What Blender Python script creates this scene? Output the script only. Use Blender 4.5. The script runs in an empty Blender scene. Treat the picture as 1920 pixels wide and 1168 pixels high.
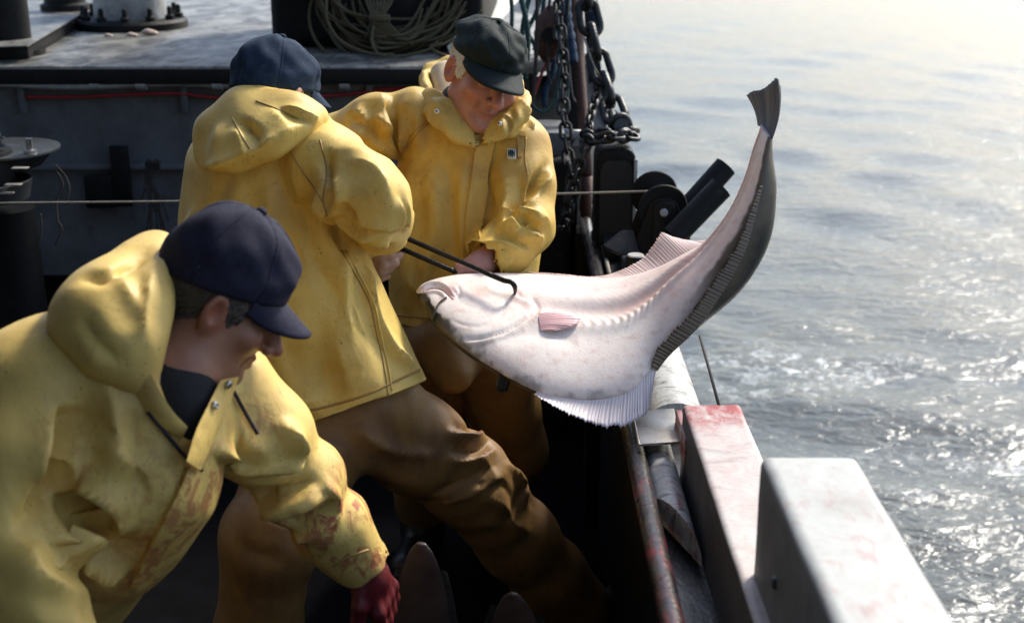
import bpy, bmesh, math, random
import numpy as np
from mathutils import Vector, Matrix
from mathutils.bvhtree import BVHTree

random.seed(7)
RNG = np.random.default_rng(11)
SC = bpy.context.scene
COL = SC.collection

# ------------------------------------------------------------------ camera
FPX, CX, CY = 2400.0, 960.0, 584.0          # focal length and centre in photo pixels
TH = math.radians(18.5)                     # pitch down
CAMZ = 2.0
cam = bpy.data.cameras.new('camera')
cam.sensor_width = 36.0
cam.lens = FPX / 1920.0 * 36.0
cam.clip_start = 0.05
cam.clip_end = 6000.0
cam.dof.use_dof = True
cam.dof.focus_distance = 2.85
cam.dof.aperture_fstop = 3.6
camo = bpy.data.objects.new('camera', cam)
camo.location = (0, 0, CAMZ)
camo.rotation_euler = (math.pi / 2 - TH, 0, 0)
COL.objects.link(camo)
SC.camera = camo

# ------------------------------------------------------------------ sky and sun
SUN_EL, SUN_AZ = math.radians(42.0), math.radians(40.0)   # azimuth measured from +Y towards +X
world = bpy.data.worlds.new('World')
SC.world = world
world.use_nodes = True
wn = world.node_tree
wn.nodes.clear()
sky = wn.nodes.new('ShaderNodeTexSky')
sky.sky_type = 'NISHITA'
sky.sun_disc = False
sky.sun_elevation = SUN_EL
sky.sun_rotation = SUN_AZ
sky.air_density = 1.0
sky.dust_density = 2.0
sky.ozone_density = 1.0
bg = wn.nodes.new('ShaderNodeBackground')
bg.inputs['Strength'].default_value = 0.15
wo = wn.nodes.new('ShaderNodeOutputWorld')
wn.links.new(sky.outputs[0], bg.inputs[0])
wn.links.new(bg.outputs[0], wo.inputs[0])

sun = bpy.data.lights.new('sun', 'SUN')
sun.energy = 2.6
sun.angle = math.radians(10.0)
sun.color = (1.0, 0.95, 0.84)
suno = bpy.data.objects.new('sun', sun)
sd = Vector((math.sin(SUN_AZ) * math.cos(SUN_EL), math.cos(SUN_AZ) * math.cos(SUN_EL), math.sin(SUN_EL)))
suno.rotation_euler = sd.to_track_quat('Z', 'Y').to_euler()
suno.location = (6, 8, 12)
COL.objects.link(suno)

vs = SC.view_settings
vs.view_transform = 'Standard'
vs.look = 'None'
vs.exposure = 0.92
vs.gamma = 1.0
vs.use_curve_mapping = False
SC.cycles.use_denoising = True
SC.cycles.max_bounces = 8
SC.cycles.sample_clamp_indirect = 6.0

# ------------------------------------------------------------------ pixel <-> place
SN, CS = math.sin(TH), math.cos(TH)


def P(px, py, d):
    """point seen at photo pixel (px,py), d metres in front of the lens"""
    a, b = (px - CX) / FPX, (CY - py) / FPX
    return Vector((a * d, d * (CS + b * SN), CAMZ + d * (-SN + b * CS)))


def PZ(px, py, z):
    b = (CY - py) / FPX
    return P(px, py, (z - CAMZ) / (-SN + b * CS))


def RAY(px, py):
    v = P(px, py, 1.0) - Vector((0, 0, CAMZ))
    return v.normalized()


def CAMV(r, u, a):
    """direction: r right, u up, a away, in the camera's frame"""
    return Vector((r, a * CS + u * SN, -a * SN + u * CS)).normalized()


# ------------------------------------------------------------------ materials
def ramp(nt, pts, fac):
    n = nt.nodes.new('ShaderNodeValToRGB')
    e = n.color_ramp.elements
    while len(e) > 1:
        e.remove(e[-1])
    for i, (p, c) in enumerate(pts):
        if i == 0:
            e[0].position = p
            el = e[0]
        else:
            el = e.new(p)
        el.color = (*c, 1) if len(c) == 3 else c
    nt.links.new(fac, n.inputs[0])
    return n.outputs[0]


class NT:
    """small helper round one Principled material"""

    def __init__(s, name, base=(.5, .5, .5), rough=.5, metal=0., spec=.5, coat=0.):
        s.m = bpy.data.materials.new(name)
        s.m.use_nodes = True
        s.nt = s.m.node_tree
        s.b = s.nt.nodes['Principled BSDF']
        s.b.inputs['Base Color'].default_value = (*base, 1)
        s.b.inputs['Roughness'].default_value = rough
        s.b.inputs['Metallic'].default_value = metal
        s.b.inputs['Specular IOR Level'].default_value = spec
        s.b.inputs['Coat Weight'].default_value = coat
        s.tc = None
        s.col = None
        s.base = base

    def new(s, t):
        return s.nt.nodes.new(t)

    def link(s, a, b):
        s.nt.links.new(a, b)

    def co(s, scale=(1, 1, 1), rot=(0, 0, 0), loc=(0, 0, 0), src='Object'):
        if s.tc is None:
            s.tc = s.new('ShaderNodeTexCoord')
        mp = s.new('ShaderNodeMapping')
        mp.inputs['Scale'].default_value = scale
        mp.inputs['Rotation'].default_value = rot
        mp.inputs['Location'].default_value = loc
        s.link(s.tc.outputs[src], mp.inputs[0])
        return mp.outputs[0]

    def noise(s, scale=5., detail=4., rough=.55, dist=0., stretch=(1, 1, 1), rot=(0, 0, 0), loc=(0, 0, 0)):
        n = s.new('ShaderNodeTexNoise')
        n.inputs['Scale'].default_value = scale
        n.inputs['Detail'].default_value = detail
        n.inputs['Roughness'].default_value = rough
        n.inputs['Distortion'].default_value = dist
        s.link(s.co(stretch, rot, loc), n.inputs['Vector'])
        return n.outputs['Fac']

    def voro(s, scale, feature='F1', stretch=(1, 1, 1), rnd=1., loc=(0, 0, 0)):
        n = s.new('ShaderNodeTexVoronoi')
        n.feature = feature
        n.inputs['Scale'].default_value = scale
        n.inputs['Randomness'].default_value = rnd
        s.link(s.co(stretch, loc=loc), n.inputs['Vector'])
        return n.outputs['Distance']

    def ramp(s, fac, pts):
        return ramp(s.nt, pts, fac)

    def mask(s, fac, lo, hi):
        n = s.new('ShaderNodeMapRange')
        n.clamp = True
        n.inputs['From Min'].default_value = lo
        n.inputs['From Max'].default_value = hi
        s.link(fac, n.inputs['Value'])
        return n.outputs[0]

    def math(s, op, a, b=None):
        n = s.new('ShaderNodeMath')
        n.operation = op
        for i, v in enumerate((a, b)):
            if v is None:
                continue
            if isinstance(v, (int, float)):
                n.inputs[i].default_value = v
            else:
                s.link(v, n.inputs[i])
        return n.outputs[0]

    def mix(s, fac, c, mode='MIX'):
        """lay colour c over the running base colour where fac"""
        n = s.new('ShaderNodeMixRGB')
        n.blend_type = mode
        if isinstance(fac, (int, float)):
            n.inputs[0].default_value = fac
        else:
            s.link(fac, n.inputs[0])
        if s.col is None:
            n.inputs[1].default_value = (*s.base, 1)
        else:
            s.link(s.col, n.inputs[1])
        if isinstance(c, tuple):
            n.inputs[2].default_value = (*c, 1)
        else:
            s.link(c, n.inputs[2])
        s.col = n.outputs[0]
        return s

    def attr(s, name):
        n = s.new('ShaderNodeAttribute')
        n.attribute_name = name
        return n

    def rough(s, fac, lo, hi):
        n = s.new('ShaderNodeMapRange')
        n.inputs['To Min'].default_value = lo
        n.inputs['To Max'].default_value = hi
        s.link(fac, n.inputs['Value'])
        s.link(n.outputs[0], s.b.inputs['Roughness'])
        return s

    def bump(s, fac, strength=.3, dist=.01):
        n = s.new('ShaderNodeBump')
        n.inputs['Strength'].default_value = strength
        n.inputs['Distance'].default_value = dist
        s.link(fac, n.inputs['Height'])
        if getattr(s, 'lastb', None) is not None:
            s.link(s.lastb, n.inputs['Normal'])
        s.lastb = n.outputs[0]
        return s

    def done(s):
        if s.col is not None:
            s.link(s.col, s.b.inputs['Base Color'])
        if getattr(s, 'lastb', None) is not None:
            s.link(s.lastb, s.b.inputs['Normal'])
        return s.m


M = {}


def oilskin(name, base, stain, stain_amt, dirt=(.12, .07, .03), blood=0., rough=.46, spec=.38, darkz=None):
    t = NT(name, base, rough, 0, spec, 0.0)
    big = t.noise(6, 5, .6)
    t.mix(t.mask(big, .35, .75), tuple(c * .82 for c in base))
    if stain_amt > 0:
        st = t.noise(4.3, 7, .62, .6, loc=(3, 1, 2))
        t.mix(t.math('MULTIPLY', t.mask(st, .47, .68), stain_amt), stain)
        st2 = t.noise(26, 6, .7, .3, stretch=(1, 1, .45))
        t.mix(t.math('MULTIPLY', t.mask(st2, .52, .75), stain_amt * .8), stain)
    sp = t.voro(85)
    keep = t.mask(t.noise(19, 2, .5, loc=(5, 5, 5)), .44, .56)
    t.mix(t.math('MULTIPLY', t.math('MULTIPLY', t.math('SUBTRACT', 1.0, t.mask(sp, .06, .17)), keep), .75), dirt)
    sm = t.noise(55, 5, .75, 1.5, (1, 1, .35), loc=(8, 3, 3))
    t.mix(t.math('MULTIPLY', t.math('MULTIPLY', t.mask(sm, .58, .70), t.mask(t.noise(5, 3, .6, loc=(1, 9, 4)), .45, .6)), .55), dirt)
    sp2 = t.voro(33, loc=(1, 7, 3))
    keep2 = t.mask(t.noise(9, 2, .5, loc=(2, 8, 1)), .56, .62)
    t.mix(t.math('MULTIPLY', t.math('MULTIPLY', t.math('SUBTRACT', 1.0, t.mask(sp2, .05, .11)), keep2), .8), dirt)
    if blood:
        a = t.attr('Blood')
        n1 = t.noise(38, 5, .7, .8, stretch=(1, 1, .6), loc=(9, 2, 4))
        f = t.math('MULTIPLY', t.mask(n1, .47, .56), a.outputs['Fac'])
        t.mix(t.math('MULTIPLY', f, blood), (.30, .014, .03))
    t.rough(t.noise(14, 4, .6), rough - .06, rough + .20)
    t.bump(t.noise(150, 3, .6), .16, .0015)
    t.bump(t.noise(11, 6, .5, 2.2), .16, .012)
    return t.done()


M['yellow'] = oilskin('oilskin_yellow', (.75, .53, .14), (.40, .22, .06), .48)
M['yellow_b'] = oilskin('oilskin_yellow_worn', (.66, .44, .095), (.32, .165, .04), .60, blood=.0)
M['yellow_c'] = oilskin('oilskin_yellow_bloody', (.73, .52, .15), (.34, .19, .07), .42, blood=.95)
M['trouser'] = oilskin('oilskin_trousers', (.25, .140, .042), (.085, .036, .026), .72, rough=.5)


def simple(name, base, rough=.5, metal=0., nscale=12, var=.35, bump=.2, bdist=.004, spec=.5, spots=None):
    t = NT(name, base, rough, metal, spec)
    n = t.noise(nscale, 6, .62)
    t.mix(t.mask(n, .35, .7), tuple(c * (1 - var) for c in base))
    if spots:
        c, lo, hi = spots
        t.mix(t.mask(t.noise(nscale * 1.7, 8, .7, .4, loc=(4, 4, 4)), lo, hi), c)
    t.rough(t.noise(nscale * 2, 4, .6, loc=(1, 2, 3)), max(.05, rough - .15), min(1, rough + .15))
    t.bump(t.noise(nscale * 4, 5, .6), bump, bdist)
    return t.done()


M['seam'] = simple('seam_thread', (.42, .255, .07), .55)
M['lining'] = simple('jacket_lining', (.62, .50, .33), .8, spots=((.45, .33, .2), .5, .7))
M['sweater'] = simple('dark_sweater', (.012, .014, .018), .95, nscale=60, bump=.5)
M['sweater_grey'] = simple('grey_undershirt', (.06, .07, .08), .9, nscale=60, bump=.5)
M['glove'] = simple('bloody_glove', (.13, .012, .014), .5, nscale=20, spots=((.08, .005, .01), .5, .65))
M['boot'] = simple('rubber_boot', (.015, .014, .012), .4)
M['cap_navy'] = simple('navy_cap', (.020, .020, .042), .85, nscale=90, bump=.35, bdist=.0015, spec=.25)
M['cap_blue'] = simple('blue_cap', (.017, .034, .066), .85, nscale=40, bump=.35, bdist=.0015, spec=.2, spots=((.035, .058, .085), .52, .75))
M['cap_green'] = simple('dark_green_cap', (.007, .016, .016), .8, nscale=60, bump=.35, bdist=.0015, spec=.3)
M['hair_dark'] = simple('dark_hair', (.022, .014, .010), .55, nscale=60, bump=.8, bdist=.004)
M['hair_grey'] = simple('brown_grey_hair', (.085, .065, .05), .55, nscale=60, bump=.8, bdist=.004)
M['hair_white'] = simple('white_hair', (.66, .63, .58), .6, nscale=70, bump=.8, bdist=.004, var=.2)
M['snap'] = simple('metal_snap', (.55, .55, .56), .3, .9)
M['eyelet'] = simple('dark_eyelet', (.05, .055, .06), .35, .6)
M['white_patch'] = simple('white_patch', (.75, .76, .74), .6)
M['dark_patch'] = simple('green_patch', (.015, .05, .04), .6)
M['cord'] = simple('dark_cord', (.03, .022, .03), .8)


def skin_mat(name, base):
    t = NT(name, base, .45, 0, .45)
    t.b.inputs['Subsurface Weight'].default_value = .12
    t.b.inputs['Subsurface Radius'].default_value = (.012, .005, .003)
    a = t.attr('Tint')
    t.mix(1.0, a.outputs['Color'], 'MULTIPLY')
    n = t.noise(38, 6, .65)
    t.mix(t.math('MULTIPLY', t.mask(n, .45, .7), .45), tuple(c * f for c, f in zip(base, (.8, .55, .5))))
    t.bump(t.noise(170, 4, .6), .25, .0018)
    return t.done()


M['skin_ruddy'] = skin_mat('skin_ruddy', (.42, .20, .15))
M['skin_pale'] = skin_mat('skin_weathered', (.46, .28, .19))
M['skin_dark'] = skin_mat('skin_tanned', (.33, .16, .10))

# boat metals and paints
M['black_steel'] = simple('black_painted_steel', (.008, .009, .010), .6, .0, 14, .4, .35, .004, spec=.22, spots=((.04, .028, .02), .60, .75))
M['chain'] = simple('chain_steel', (.030, .032, .032), .38, .5, 40, .4, .4, .003, spots=((.09, .035, .02), .60, .72))
M['bulkhead'] = simple('grey_blue_bulkhead_paint', (.115, .130, .150), .55, 0, 7, .4, .3, .004, spots=((.06, .06, .065), .52, .7))
M['pipe'] = simple('grey_pipe_paint', (.36, .38, .39), .45, 0, 16, .45, .4, .004, spots=((.12, .12, .12), .58, .72))
M['hose_red'] = simple('red_hose', (.30, .02, .025), .5)
M['deck'] = simple('dark_wet_deck', (.006, .006, .007), .9, 0, 9, .4, .4, .004, spec=.02)
M['white_paint'] = simple('white_boat_paint', (.70, .71, .68), .5, 0, 10, .12, .3, .003, spots=((.50, .50, .46), .55, .75))
M['ivory_plank'] = simple('cream_plank_paint', (.62, .64, .55), .55, 0, 12, .2, .3, .003, spots=((.38, .38, .32), .58, .75))
M['worn_steel'] = simple('worn_bare_steel', (.50, .46, .40), .32, .55, 26, .25, .3, .002, spots=((.22, .09, .04), .63, .72))
M['rust'] = simple('rusty_steel', (.10, .045, .03), .6, .2, 30, .5, .5, .004)
M['rope'] = simple('olive_rope', (.115, .098, .052), .9, 0, 140, .5, .9, .003)
M['rope_teal'] = simple('teal_rope', (.018, .085, .080), .8, 0, 140, .5, .9, .003)
M['rope_blue'] = simple('blue_rope', (.010, .050, .110), .8, 0, 140, .5, .9, .003)
M['rope_dark'] = simple('dark_rope', (.035, .030, .026), .9, 0, 140, .5, .9, .003)
M['rope_pale'] = simple('pale_rope', (.34, .31, .25), .9, 0, 140, .4, .9, .003)
M['bolt'] = simple('grey_bolt', (.10, .11, .115), .4, .6)
M['black_tyre'] = simple('black_rubber', (.010, .010, .011), .55)
M['gaff'] = simple('gaff_steel', (.022, .022, .022), .3, .7, 40, .3, .3, .002)
M['debris'] = simple('pale_fish_scrap', (.55, .42, .34), .5)


def worn_top(name, base, dark, lo, hi, scale, stretch=(1, 1, 1), rough=.35, blood=0., bloodcut=(.52, .64)):
    t = NT(name, base, rough)
    n = t.noise(scale, 8, .66, .5, stretch)
    t.mix(t.mask(n, lo, hi), dark)
    n2 = t.noise(scale * 5, 5, .6, 0, stretch, loc=(2, 2, 2))
    t.mix(t.math('MULTIPLY', t.mask(n2, .5, .7), .45), dark)
    if blood:
        a = t.attr('Blood')
        f = t.math('MULTIPLY', t.mask(t.noise(30, 6, .7, .8, (1, .55, 1), loc=(7, 1, 1)), *bloodcut), a.outputs['Fac'])
        t.mix(t.math('MULTIPLY', f, blood), (.30, .022, .03))
    t.rough(n, rough - .12, rough + .2)
    t.bump(n2, .35, .003)
    t.bump(n, .3, .006)
    return t.done()


M['foredeck'] = worn_top('worn_grey_foredeck', (.25, .245, .215), (.05, .05, .048), .38, .60, 8.5, (1, .6, 1), rough=.42)
M['cap_rail'] = worn_top('worn_pale_rail', (.50, .50, .48), (.10, .09, .085), .50, .66, 22, (1, 2.5, 1), .3, blood=.9)
M['inner_rail'] = worn_top('dark_wet_rail', (.05, .045, .045), (.012, .012, .013), .42, .6, 22, (1, .6, 1), .22, blood=.9, bloodcut=(.46, .58))
M['post_paint'] = worn_top('white_post_bloodstained', (.50, .485, .46), (.30, .265, .25), .52, .74, 16, (.7, 2.4, 1), .5, blood=.95, bloodcut=(.32, .58))
M['block_paint'] = worn_top('white_block_paint', (.40, .412, .395), (.30, .285, .27), .50, .72, 7, (1, 1, 1), .5, blood=.55, bloodcut=(.54, .66))


# ------------------------------------------------------------------ mesh building
class MB:
    def __init__(s):
        s.v, s.f = [], []

    def add(s, vs, fs):
        o = len(s.v)
        s.v += [tuple(v) for v in vs]
        s.f += [tuple(i + o for i in f) for f in fs]
        return s

    def box(s, lo, hi, rot=None, c=None):
        x0, y0, z0 = lo
        x1, y1, z1 = hi
        vs = [Vector(p) for p in ((x0, y0, z0), (x1, y0, z0), (x1, y1, z0), (x0, y1, z0),
                                  (x0, y0, z1), (x1, y0, z1), (x1, y1, z1), (x0, y1, z1))]
        if rot is not None:
            vs = [c + rot @ (v - c) for v in vs]
        return s.add(vs, [(0, 3, 2, 1), (4, 5, 6, 7), (0, 1, 5, 4), (1, 2, 6, 5), (2, 3, 7, 6), (3, 0, 4, 7)])

    def tube(s, pts, r, n=10, cap=True, flat=1.0):
        pts = [Vector(p) for p in pts]
        rs = r if isinstance(r, (list, tuple, np.ndarray)) else [r] * len(pts)
        t0 = (pts[1] - pts[0]).normalized()
        up = Vector((0, 0, 1)) if abs(t0.z) < .9 else Vector((0, 1, 0))
        nx = t0.cross(up).normalized()
        rings = []
        for i, p in enumerate(pts):
            t = (pts[min(i + 1, len(pts) - 1)] - pts[max(i - 1, 0)]).normalized()
            nx = (nx - t * nx.dot(t)).normalized()
            ny = t.cross(nx)
            rings.append([p + nx * math.cos(a) * rs[i] + ny * math.sin(a) * rs[i] * flat
                          for a in (2 * math.pi * k / n for k in range(n))])
        vs = [v for r_ in rings for v in r_]
        fs = []
        for i in range(len(pts) - 1):
            for k in range(n):
                a, b = i * n + k, i * n + (k + 1) % n
                fs.append((a, b, b + n, a + n))
        if cap:
            fs.append(tuple(range(n - 1, -1, -1)))
            fs.append(tuple((len(pts) - 1) * n + k for k in range(n)))
        return s.add(vs, fs)

    def lathe(s, prof, origin, axis, n=24):
        """prof: list of (radius, height along axis)"""
        ax = Vector(axis).normalized()
        o = Vector(origin)
        u = ax.cross(Vector((0, 0, 1)) if abs(ax.z) < .9 else Vector((0, 1, 0))).normalized()
        w = ax.cross(u)
        vs, fs = [], []
        for r, h in prof:
            for k in range(n):
                a = 2 * math.pi * k / n
                vs.append(o + ax * h + (u * math.cos(a) + w * math.sin(a)) * r)
        for i in range(len(prof) - 1):
            for k in range(n):
                a, b = i * n + k, i * n + (k + 1) % n
                fs.append((a, b, b + n, a + n))
        fs.append(tuple(range(n - 1, -1, -1)))
        fs.append(tuple((len(prof) - 1) * n + k for k in range(n)))
        return s.add(vs, fs)

    def prism(s, poly, d):
        """poly: 3d points of a planar outline, pushed along vector d"""
        n = len(poly)
        vs = [Vector(p) for p in poly] + [Vector(p) + Vector(d) for p in poly]
        fs = [tuple(range(n - 1, -1, -1)), tuple(range(n, 2 * n))]
        fs += [(k, (k + 1) % n, (k + 1) % n + n, k + n) for k in range(n)]
        return s.add(vs, fs)

    def mesh(s, name):
        me = bpy.data.meshes.new(name)
        me.from_pydata(s.v, [], s.f)
        me.update()
        return me

    def build(s, name, mat, parent=None, smooth=None, bevel=0., seg=2):
        me = s.mesh(name)
        bm = bmesh.new()
        bm.from_mesh(me)
        bmesh.ops.recalc_face_normals(bm, faces=bm.faces)
        if bevel:
            es = [e for e in bm.edges if len(e.link_faces) == 2 and e.calc_face_angle(0) > .6]
            bmesh.ops.bevel(bm, geom=es, offset=bevel, segments=seg, affect='EDGES', profile=.5, clamp_overlap=True)
        bm.to_mesh(me)
        bm.free()
        return link(name, me, mat, parent, smooth)


def link(name, me, mat, parent=None, smooth=None):
    o = bpy.data.objects.new(name, me)
    COL.objects.link(o)
    if mat is not None:
        me.materials.append(M[mat] if isinstance(mat, str) else mat)
    if smooth is not False:
        me.shade_smooth()
        if smooth is None:
            me.set_sharp_from_angle(angle=math.radians(38))
    if parent is not None:
        adopt(o, parent)
    return o


def worldloc(o):
    l = Vector(o.location)
    return l if o.parent is None else l + (worldloc(o.parent) + o.matrix_parent_inverse.translation)


def adopt(o, parent):
    o.parent = parent
    o.matrix_parent_inverse = Matrix.Translation(-worldloc(parent))


def tag(o, label=None, cat=None, group=None, kind=None):
    for k, v in (('label', label), ('category', cat), ('group', group), ('kind', kind)):
        if v:
            o[k] = v
    return o


def empty(name, loc, label=None, cat=None, group=None, kind=None):
    o = bpy.data.objects.new(name, None)
    o.empty_display_size = .1
    o.location = loc
    COL.objects.link(o)
    return tag(o, label, cat, group, kind)


def spline(pts, n=8):
    """Catmull-Rom through pts"""
    pts = [Vector(p) for p in pts]
    if len(pts) < 3:
        return [pts[0].lerp(pts[-1], i / n) for i in range(n + 1)]
    q = [pts[0] * 2 - pts[1]] + pts + [pts[-1] * 2 - pts[-2]]
    out = []
    for i in range(1, len(q) - 2):
        a, b, c, d = q[i - 1:i + 3]
        for k in range(n):
            t = k / n
            out.append(.5 * (2 * b + (c - a) * t + (2 * a - 5 * b + 4 * c - d) * t * t + (3 * b - a - 3 * c + d) * t ** 3))
    out.append(pts[-1])
    return out


def fattr(me, name, vals):
    a = me.attributes.new(name, 'FLOAT', 'POINT')
    a.data.foreach_set('value', np.asarray(vals, dtype=np.float32))


def cattr(me, name, cols):
    a = me.attributes.new(name, 'FLOAT_COLOR', 'POINT')
    c = np.ones((len(cols), 4), np.float32)
    c[:, :3] = cols
    a.data.foreach_set('color', c.ravel())


def coords(me):
    c = np.empty(len(me.vertices) * 3, np.float32)
    me.vertices.foreach_get('co', c)
    return c.reshape(-1, 3)


def setcoords(me, c):
    me.vertices.foreach_set('co', np.ascontiguousarray(c, np.float32).ravel())
    me.update()


def normals(me):
    c = np.empty(len(me.vertices) * 3, np.float32)
    me.vertex_normals.foreach_get('vector', c)
    return c.reshape(-1, 3)


def vnoise(p, scale, seed=0, octaves=3):
    """cheap smooth noise from summed sines, about -1..1"""
    r = np.random.default_rng(seed)
    out = np.zeros(len(p), np.float32)
    amp = 1.
    for o in range(octaves):
        for _ in range(5):
            k = r.normal(size=3)
            k = k / np.linalg.norm(k) * scale * (2 ** o) * r.uniform(.7, 1.4)
            out += amp * np.sin(p @ k.astype(np.float32) + r.uniform(0, 6.28)) / 2.6
        amp *= .5
    return out


M['post_side_shade'] = simple('shaded_post_side', (.060, .058, .058), .6, 0, 9, .5, .4, .004, spots=((.14, .135, .13), .58, .75))  # shade painted into the post's side colour; paler blotches at random
M['block_side_shade'] = simple('shaded_block_side', (.20, .205, .205), .6, 0, 8, .3, .3, .003, spots=((.10, .10, .10), .55, .75))  # block's sides coloured darker than its top to carry their shade

# ================================================================== SEA
SEAZ = -0.75
DECKZ = 0.12


def make_sea():
    def axis(lo, hi, fine_lo, fine_hi, step, grow, gmax):
        a = list(np.arange(fine_lo, fine_hi, step))
        s, x = step, fine_hi
        while x < hi:
            a.append(x)
            s = min(s * grow, gmax)
            x += s
        a.append(hi)
        s, x = step, fine_lo
        b = []
        while x > lo:
            s = min(s * grow * 1.3, gmax)
            x -= s
            b.append(x)
        return np.array(b[::-1] + a)
    xs = axis(-2500, 2500, .3, 8.5, .045, 1.035, 400)
    ys = axis(-2500, 4000, 3.2, 12., .045, 1.022, 400)
    X, Y = np.meshgrid(xs, ys)
    x, y = X.ravel(), Y.ravel()
    z = np.zeros_like(x)
    dx = np.zeros_like(x)
    dy = np.zeros_like(x)
    r = np.random.default_rng(5)
    R = np.hypot(x, y)
    main = math.radians(250)
    for i in range(90):
        lam = 10 ** r.uniform(math.log10(.14), math.log10(1.5))
        a = main + r.normal() * .6
        k = 2 * math.pi / lam
        amp = .0032 * lam ** .9 * r.uniform(.5, 1.2)
        fade = np.clip((lam * 26 - R) / (lam * 14), 0, 1)
        ph = k * (x * math.cos(a) + y * math.sin(a)) + r.uniform(0, 6.28)
        z += amp * np.cos(ph) * fade
        q = .9 * amp * fade
        dx -= q * math.cos(a) * np.sin(ph)
        dy -= q * math.sin(a) * np.sin(ph)
    v = np.stack([x + dx, y + dy, SEAZ + z], 1)
    nx, ny = len(xs), len(ys)
    idx = np.arange(nx * ny).reshape(ny, nx)
    f = np.stack([idx[:-1, :-1], idx[:-1, 1:], idx[1:, 1:], idx[1:, :-1]], -1).reshape(-1, 4)
    me = bpy.data.meshes.new('sea')
    me.from_pydata(v.tolist(), [], f.tolist())
    # churned foam streaks beside the hull
    foam = np.zeros(len(x))
    for (px, py, rx, ry, w) in ((1480, 685, .75, .28, 1.), (1530, 740, .35, .14, .8), (1420, 655, .35, .22, .6), (1400, 735, .22, .16, .8),
                                (1880, 870, .45, .10, .7), (1620, 850, .5, .12, .35), (1660, 930, .7, .2, .4)):
        c = PZ(px, py, SEAZ)
        foam = np.maximum(foam, w * np.exp(-(((x - c.x) / rx) ** 2 + ((y - c.y) / ry) ** 2)))
    fattr(me, 'Foam', foam)
    t = NT('sea_water', (.060, .074, .074), .10, 0, .5)
    t.b.inputs['IOR'].default_value = 1.33
    fo = t.attr('Foam')
    n = t.noise(11, 8, .72, 1.0, (1, 1, 1))
    fm = t.math('MULTIPLY', t.mask(n, .50, .66), t.mask(fo.outputs['Fac'], .15, .75))
    t.mix(fm, (.62, .66, .66))
    sp = t.voro(10, stretch=(1, 1, 0))
    keep = t.mask(t.noise(1.7, 3, .6, loc=(3, 1, 0)), .56, .64)
    t.mix(t.math('MULTIPLY', t.math('SUBTRACT', 1.0, t.mask(sp, .035, .07)), keep), (.60, .64, .63))
    t.b.inputs['Roughness'].default_value = .13
    t.bump(t.noise(4.5, 3, .5, .8, (1, 2.0, 1)), .40, .06)
    t.bump(t.noise(16, 3, .5, 1.0, (1, 2.2, 1)), .34, .02)
    o = link('sea', me, t.done(), None, True)
    tag(o, kind='structure')


make_sea()

# ================================================================== BOAT
boat = empty('fishing_boat', (0, 3, DECKZ), 'dark steel fishing boat with pale side rail and grey raised foredeck', 'boat')
XI, XO, RZ = .236, .43, .90       # rail: inboard edge, outboard edge, height

# deck and hull shell
MB().box((-4.6, -3.0, DECKZ - .06), (XI + .04, 4.85, DECKZ)).build('deck', 'deck', boat)
h = MB()
sec = [(XI + .03, DECKZ - .05), (XI + .03, RZ - .07), (XO - .03, RZ - .07), (XO - .03, .2), (XO - .10, -1.0), (XO - .6, -1.5)]
h.prism([(x, -3.0, z) for x, z in sec], (0, 12.0, 0))
h.build('hull_side', 'black_steel', boat)
h = MB()
secp = [(-4.6, DECKZ - .05), (-4.6, RZ), (-4.75, RZ), (-4.75, .2), (-4.65, -1.0), (-4.1, -1.5)]
h.prism([(x, -3.0, z) for x, z in secp], (0, 12.0, 0))
h.build('hull_side', 'black_steel', boat)
MB().box((-4.6, -3.1, -1.2), (XO - .04, -3.0, 1.3)).build('transom', 'black_steel', boat)
MB().box((-4.2, -2.9, -1.5), (XO - .6, 8.9, -1.4)).build('hull_bottom', 'black_steel', boat)

# inner rounded edge of the rail (dark wet pipe)
me = MB().tube([(XI + .018, y, RZ - .012) for y in np.arange(-2.9, 4.4, .04)], .021, 12)
o = me.build('rail_pipe', 'inner_rail', boat)
c = coords(o.data)
yb = c[:, 1]
fattr(o.data, 'Blood', np.clip(np.exp(-((yb - 1.98) / .06) ** 2) * .7 + np.exp(-((yb - 2.22) / .05) ** 2) * .45 + np.exp(-((yb - 1.75) / .10) ** 2) * .4, 0, 1))

# gutter between the pipe and the posts, dark and bloody
MB().box((XI + .03, -2.9, RZ - .075), (XO - .02, 3.6, RZ - .068)).build('rail_gutter', 'inner_rail', boat)
o = boat.children[-1]
c = coords(o.data)
me = o.data
bmg = bmesh.new()
bmg.from_mesh(me)
bmesh.ops.subdivide_edges(bmg, edges=[e for e in bmg.edges if e.calc_length() > 1], cuts=60)
bmg.to_mesh(me)
bmg.free()
c = coords(me)
fattr(me, 'Blood', np.clip(1 - np.abs(c[:, 1] - 1.75) / .6, 0, 1))

# pale worn half-round rail cap; it ends short in a slanting cut under the plate
def half_round(y0, y1, x0, x1, zc, hz, cutfn=None, n=14, step=.03):
    ys = np.arange(y0, y1 + 1e-6, step)
    vs, fs = [], []
    m = n + 1
    for y in ys:
        for k in range(m):
            a = math.pi * k / n
            x = (x0 + x1) / 2 - (x1 - x0) / 2 * math.cos(a)
            z = zc + hz * math.sin(a) ** .8
            yy = y
            if cutfn:
                yy = max(y, cutfn(x))
            vs.append((x, yy, z))
    for i in range(len(ys) - 1):
        for k in range(n):
            a = i * m + k
            fs.append((a, a + 1, a + 1 + m, a + m))
    fs.append(tuple(range(m - 1, -1, -1)))
    fs.append(tuple((len(ys) - 1) * m + k for k in range(m)))
    return MB().add(vs, fs)


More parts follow.
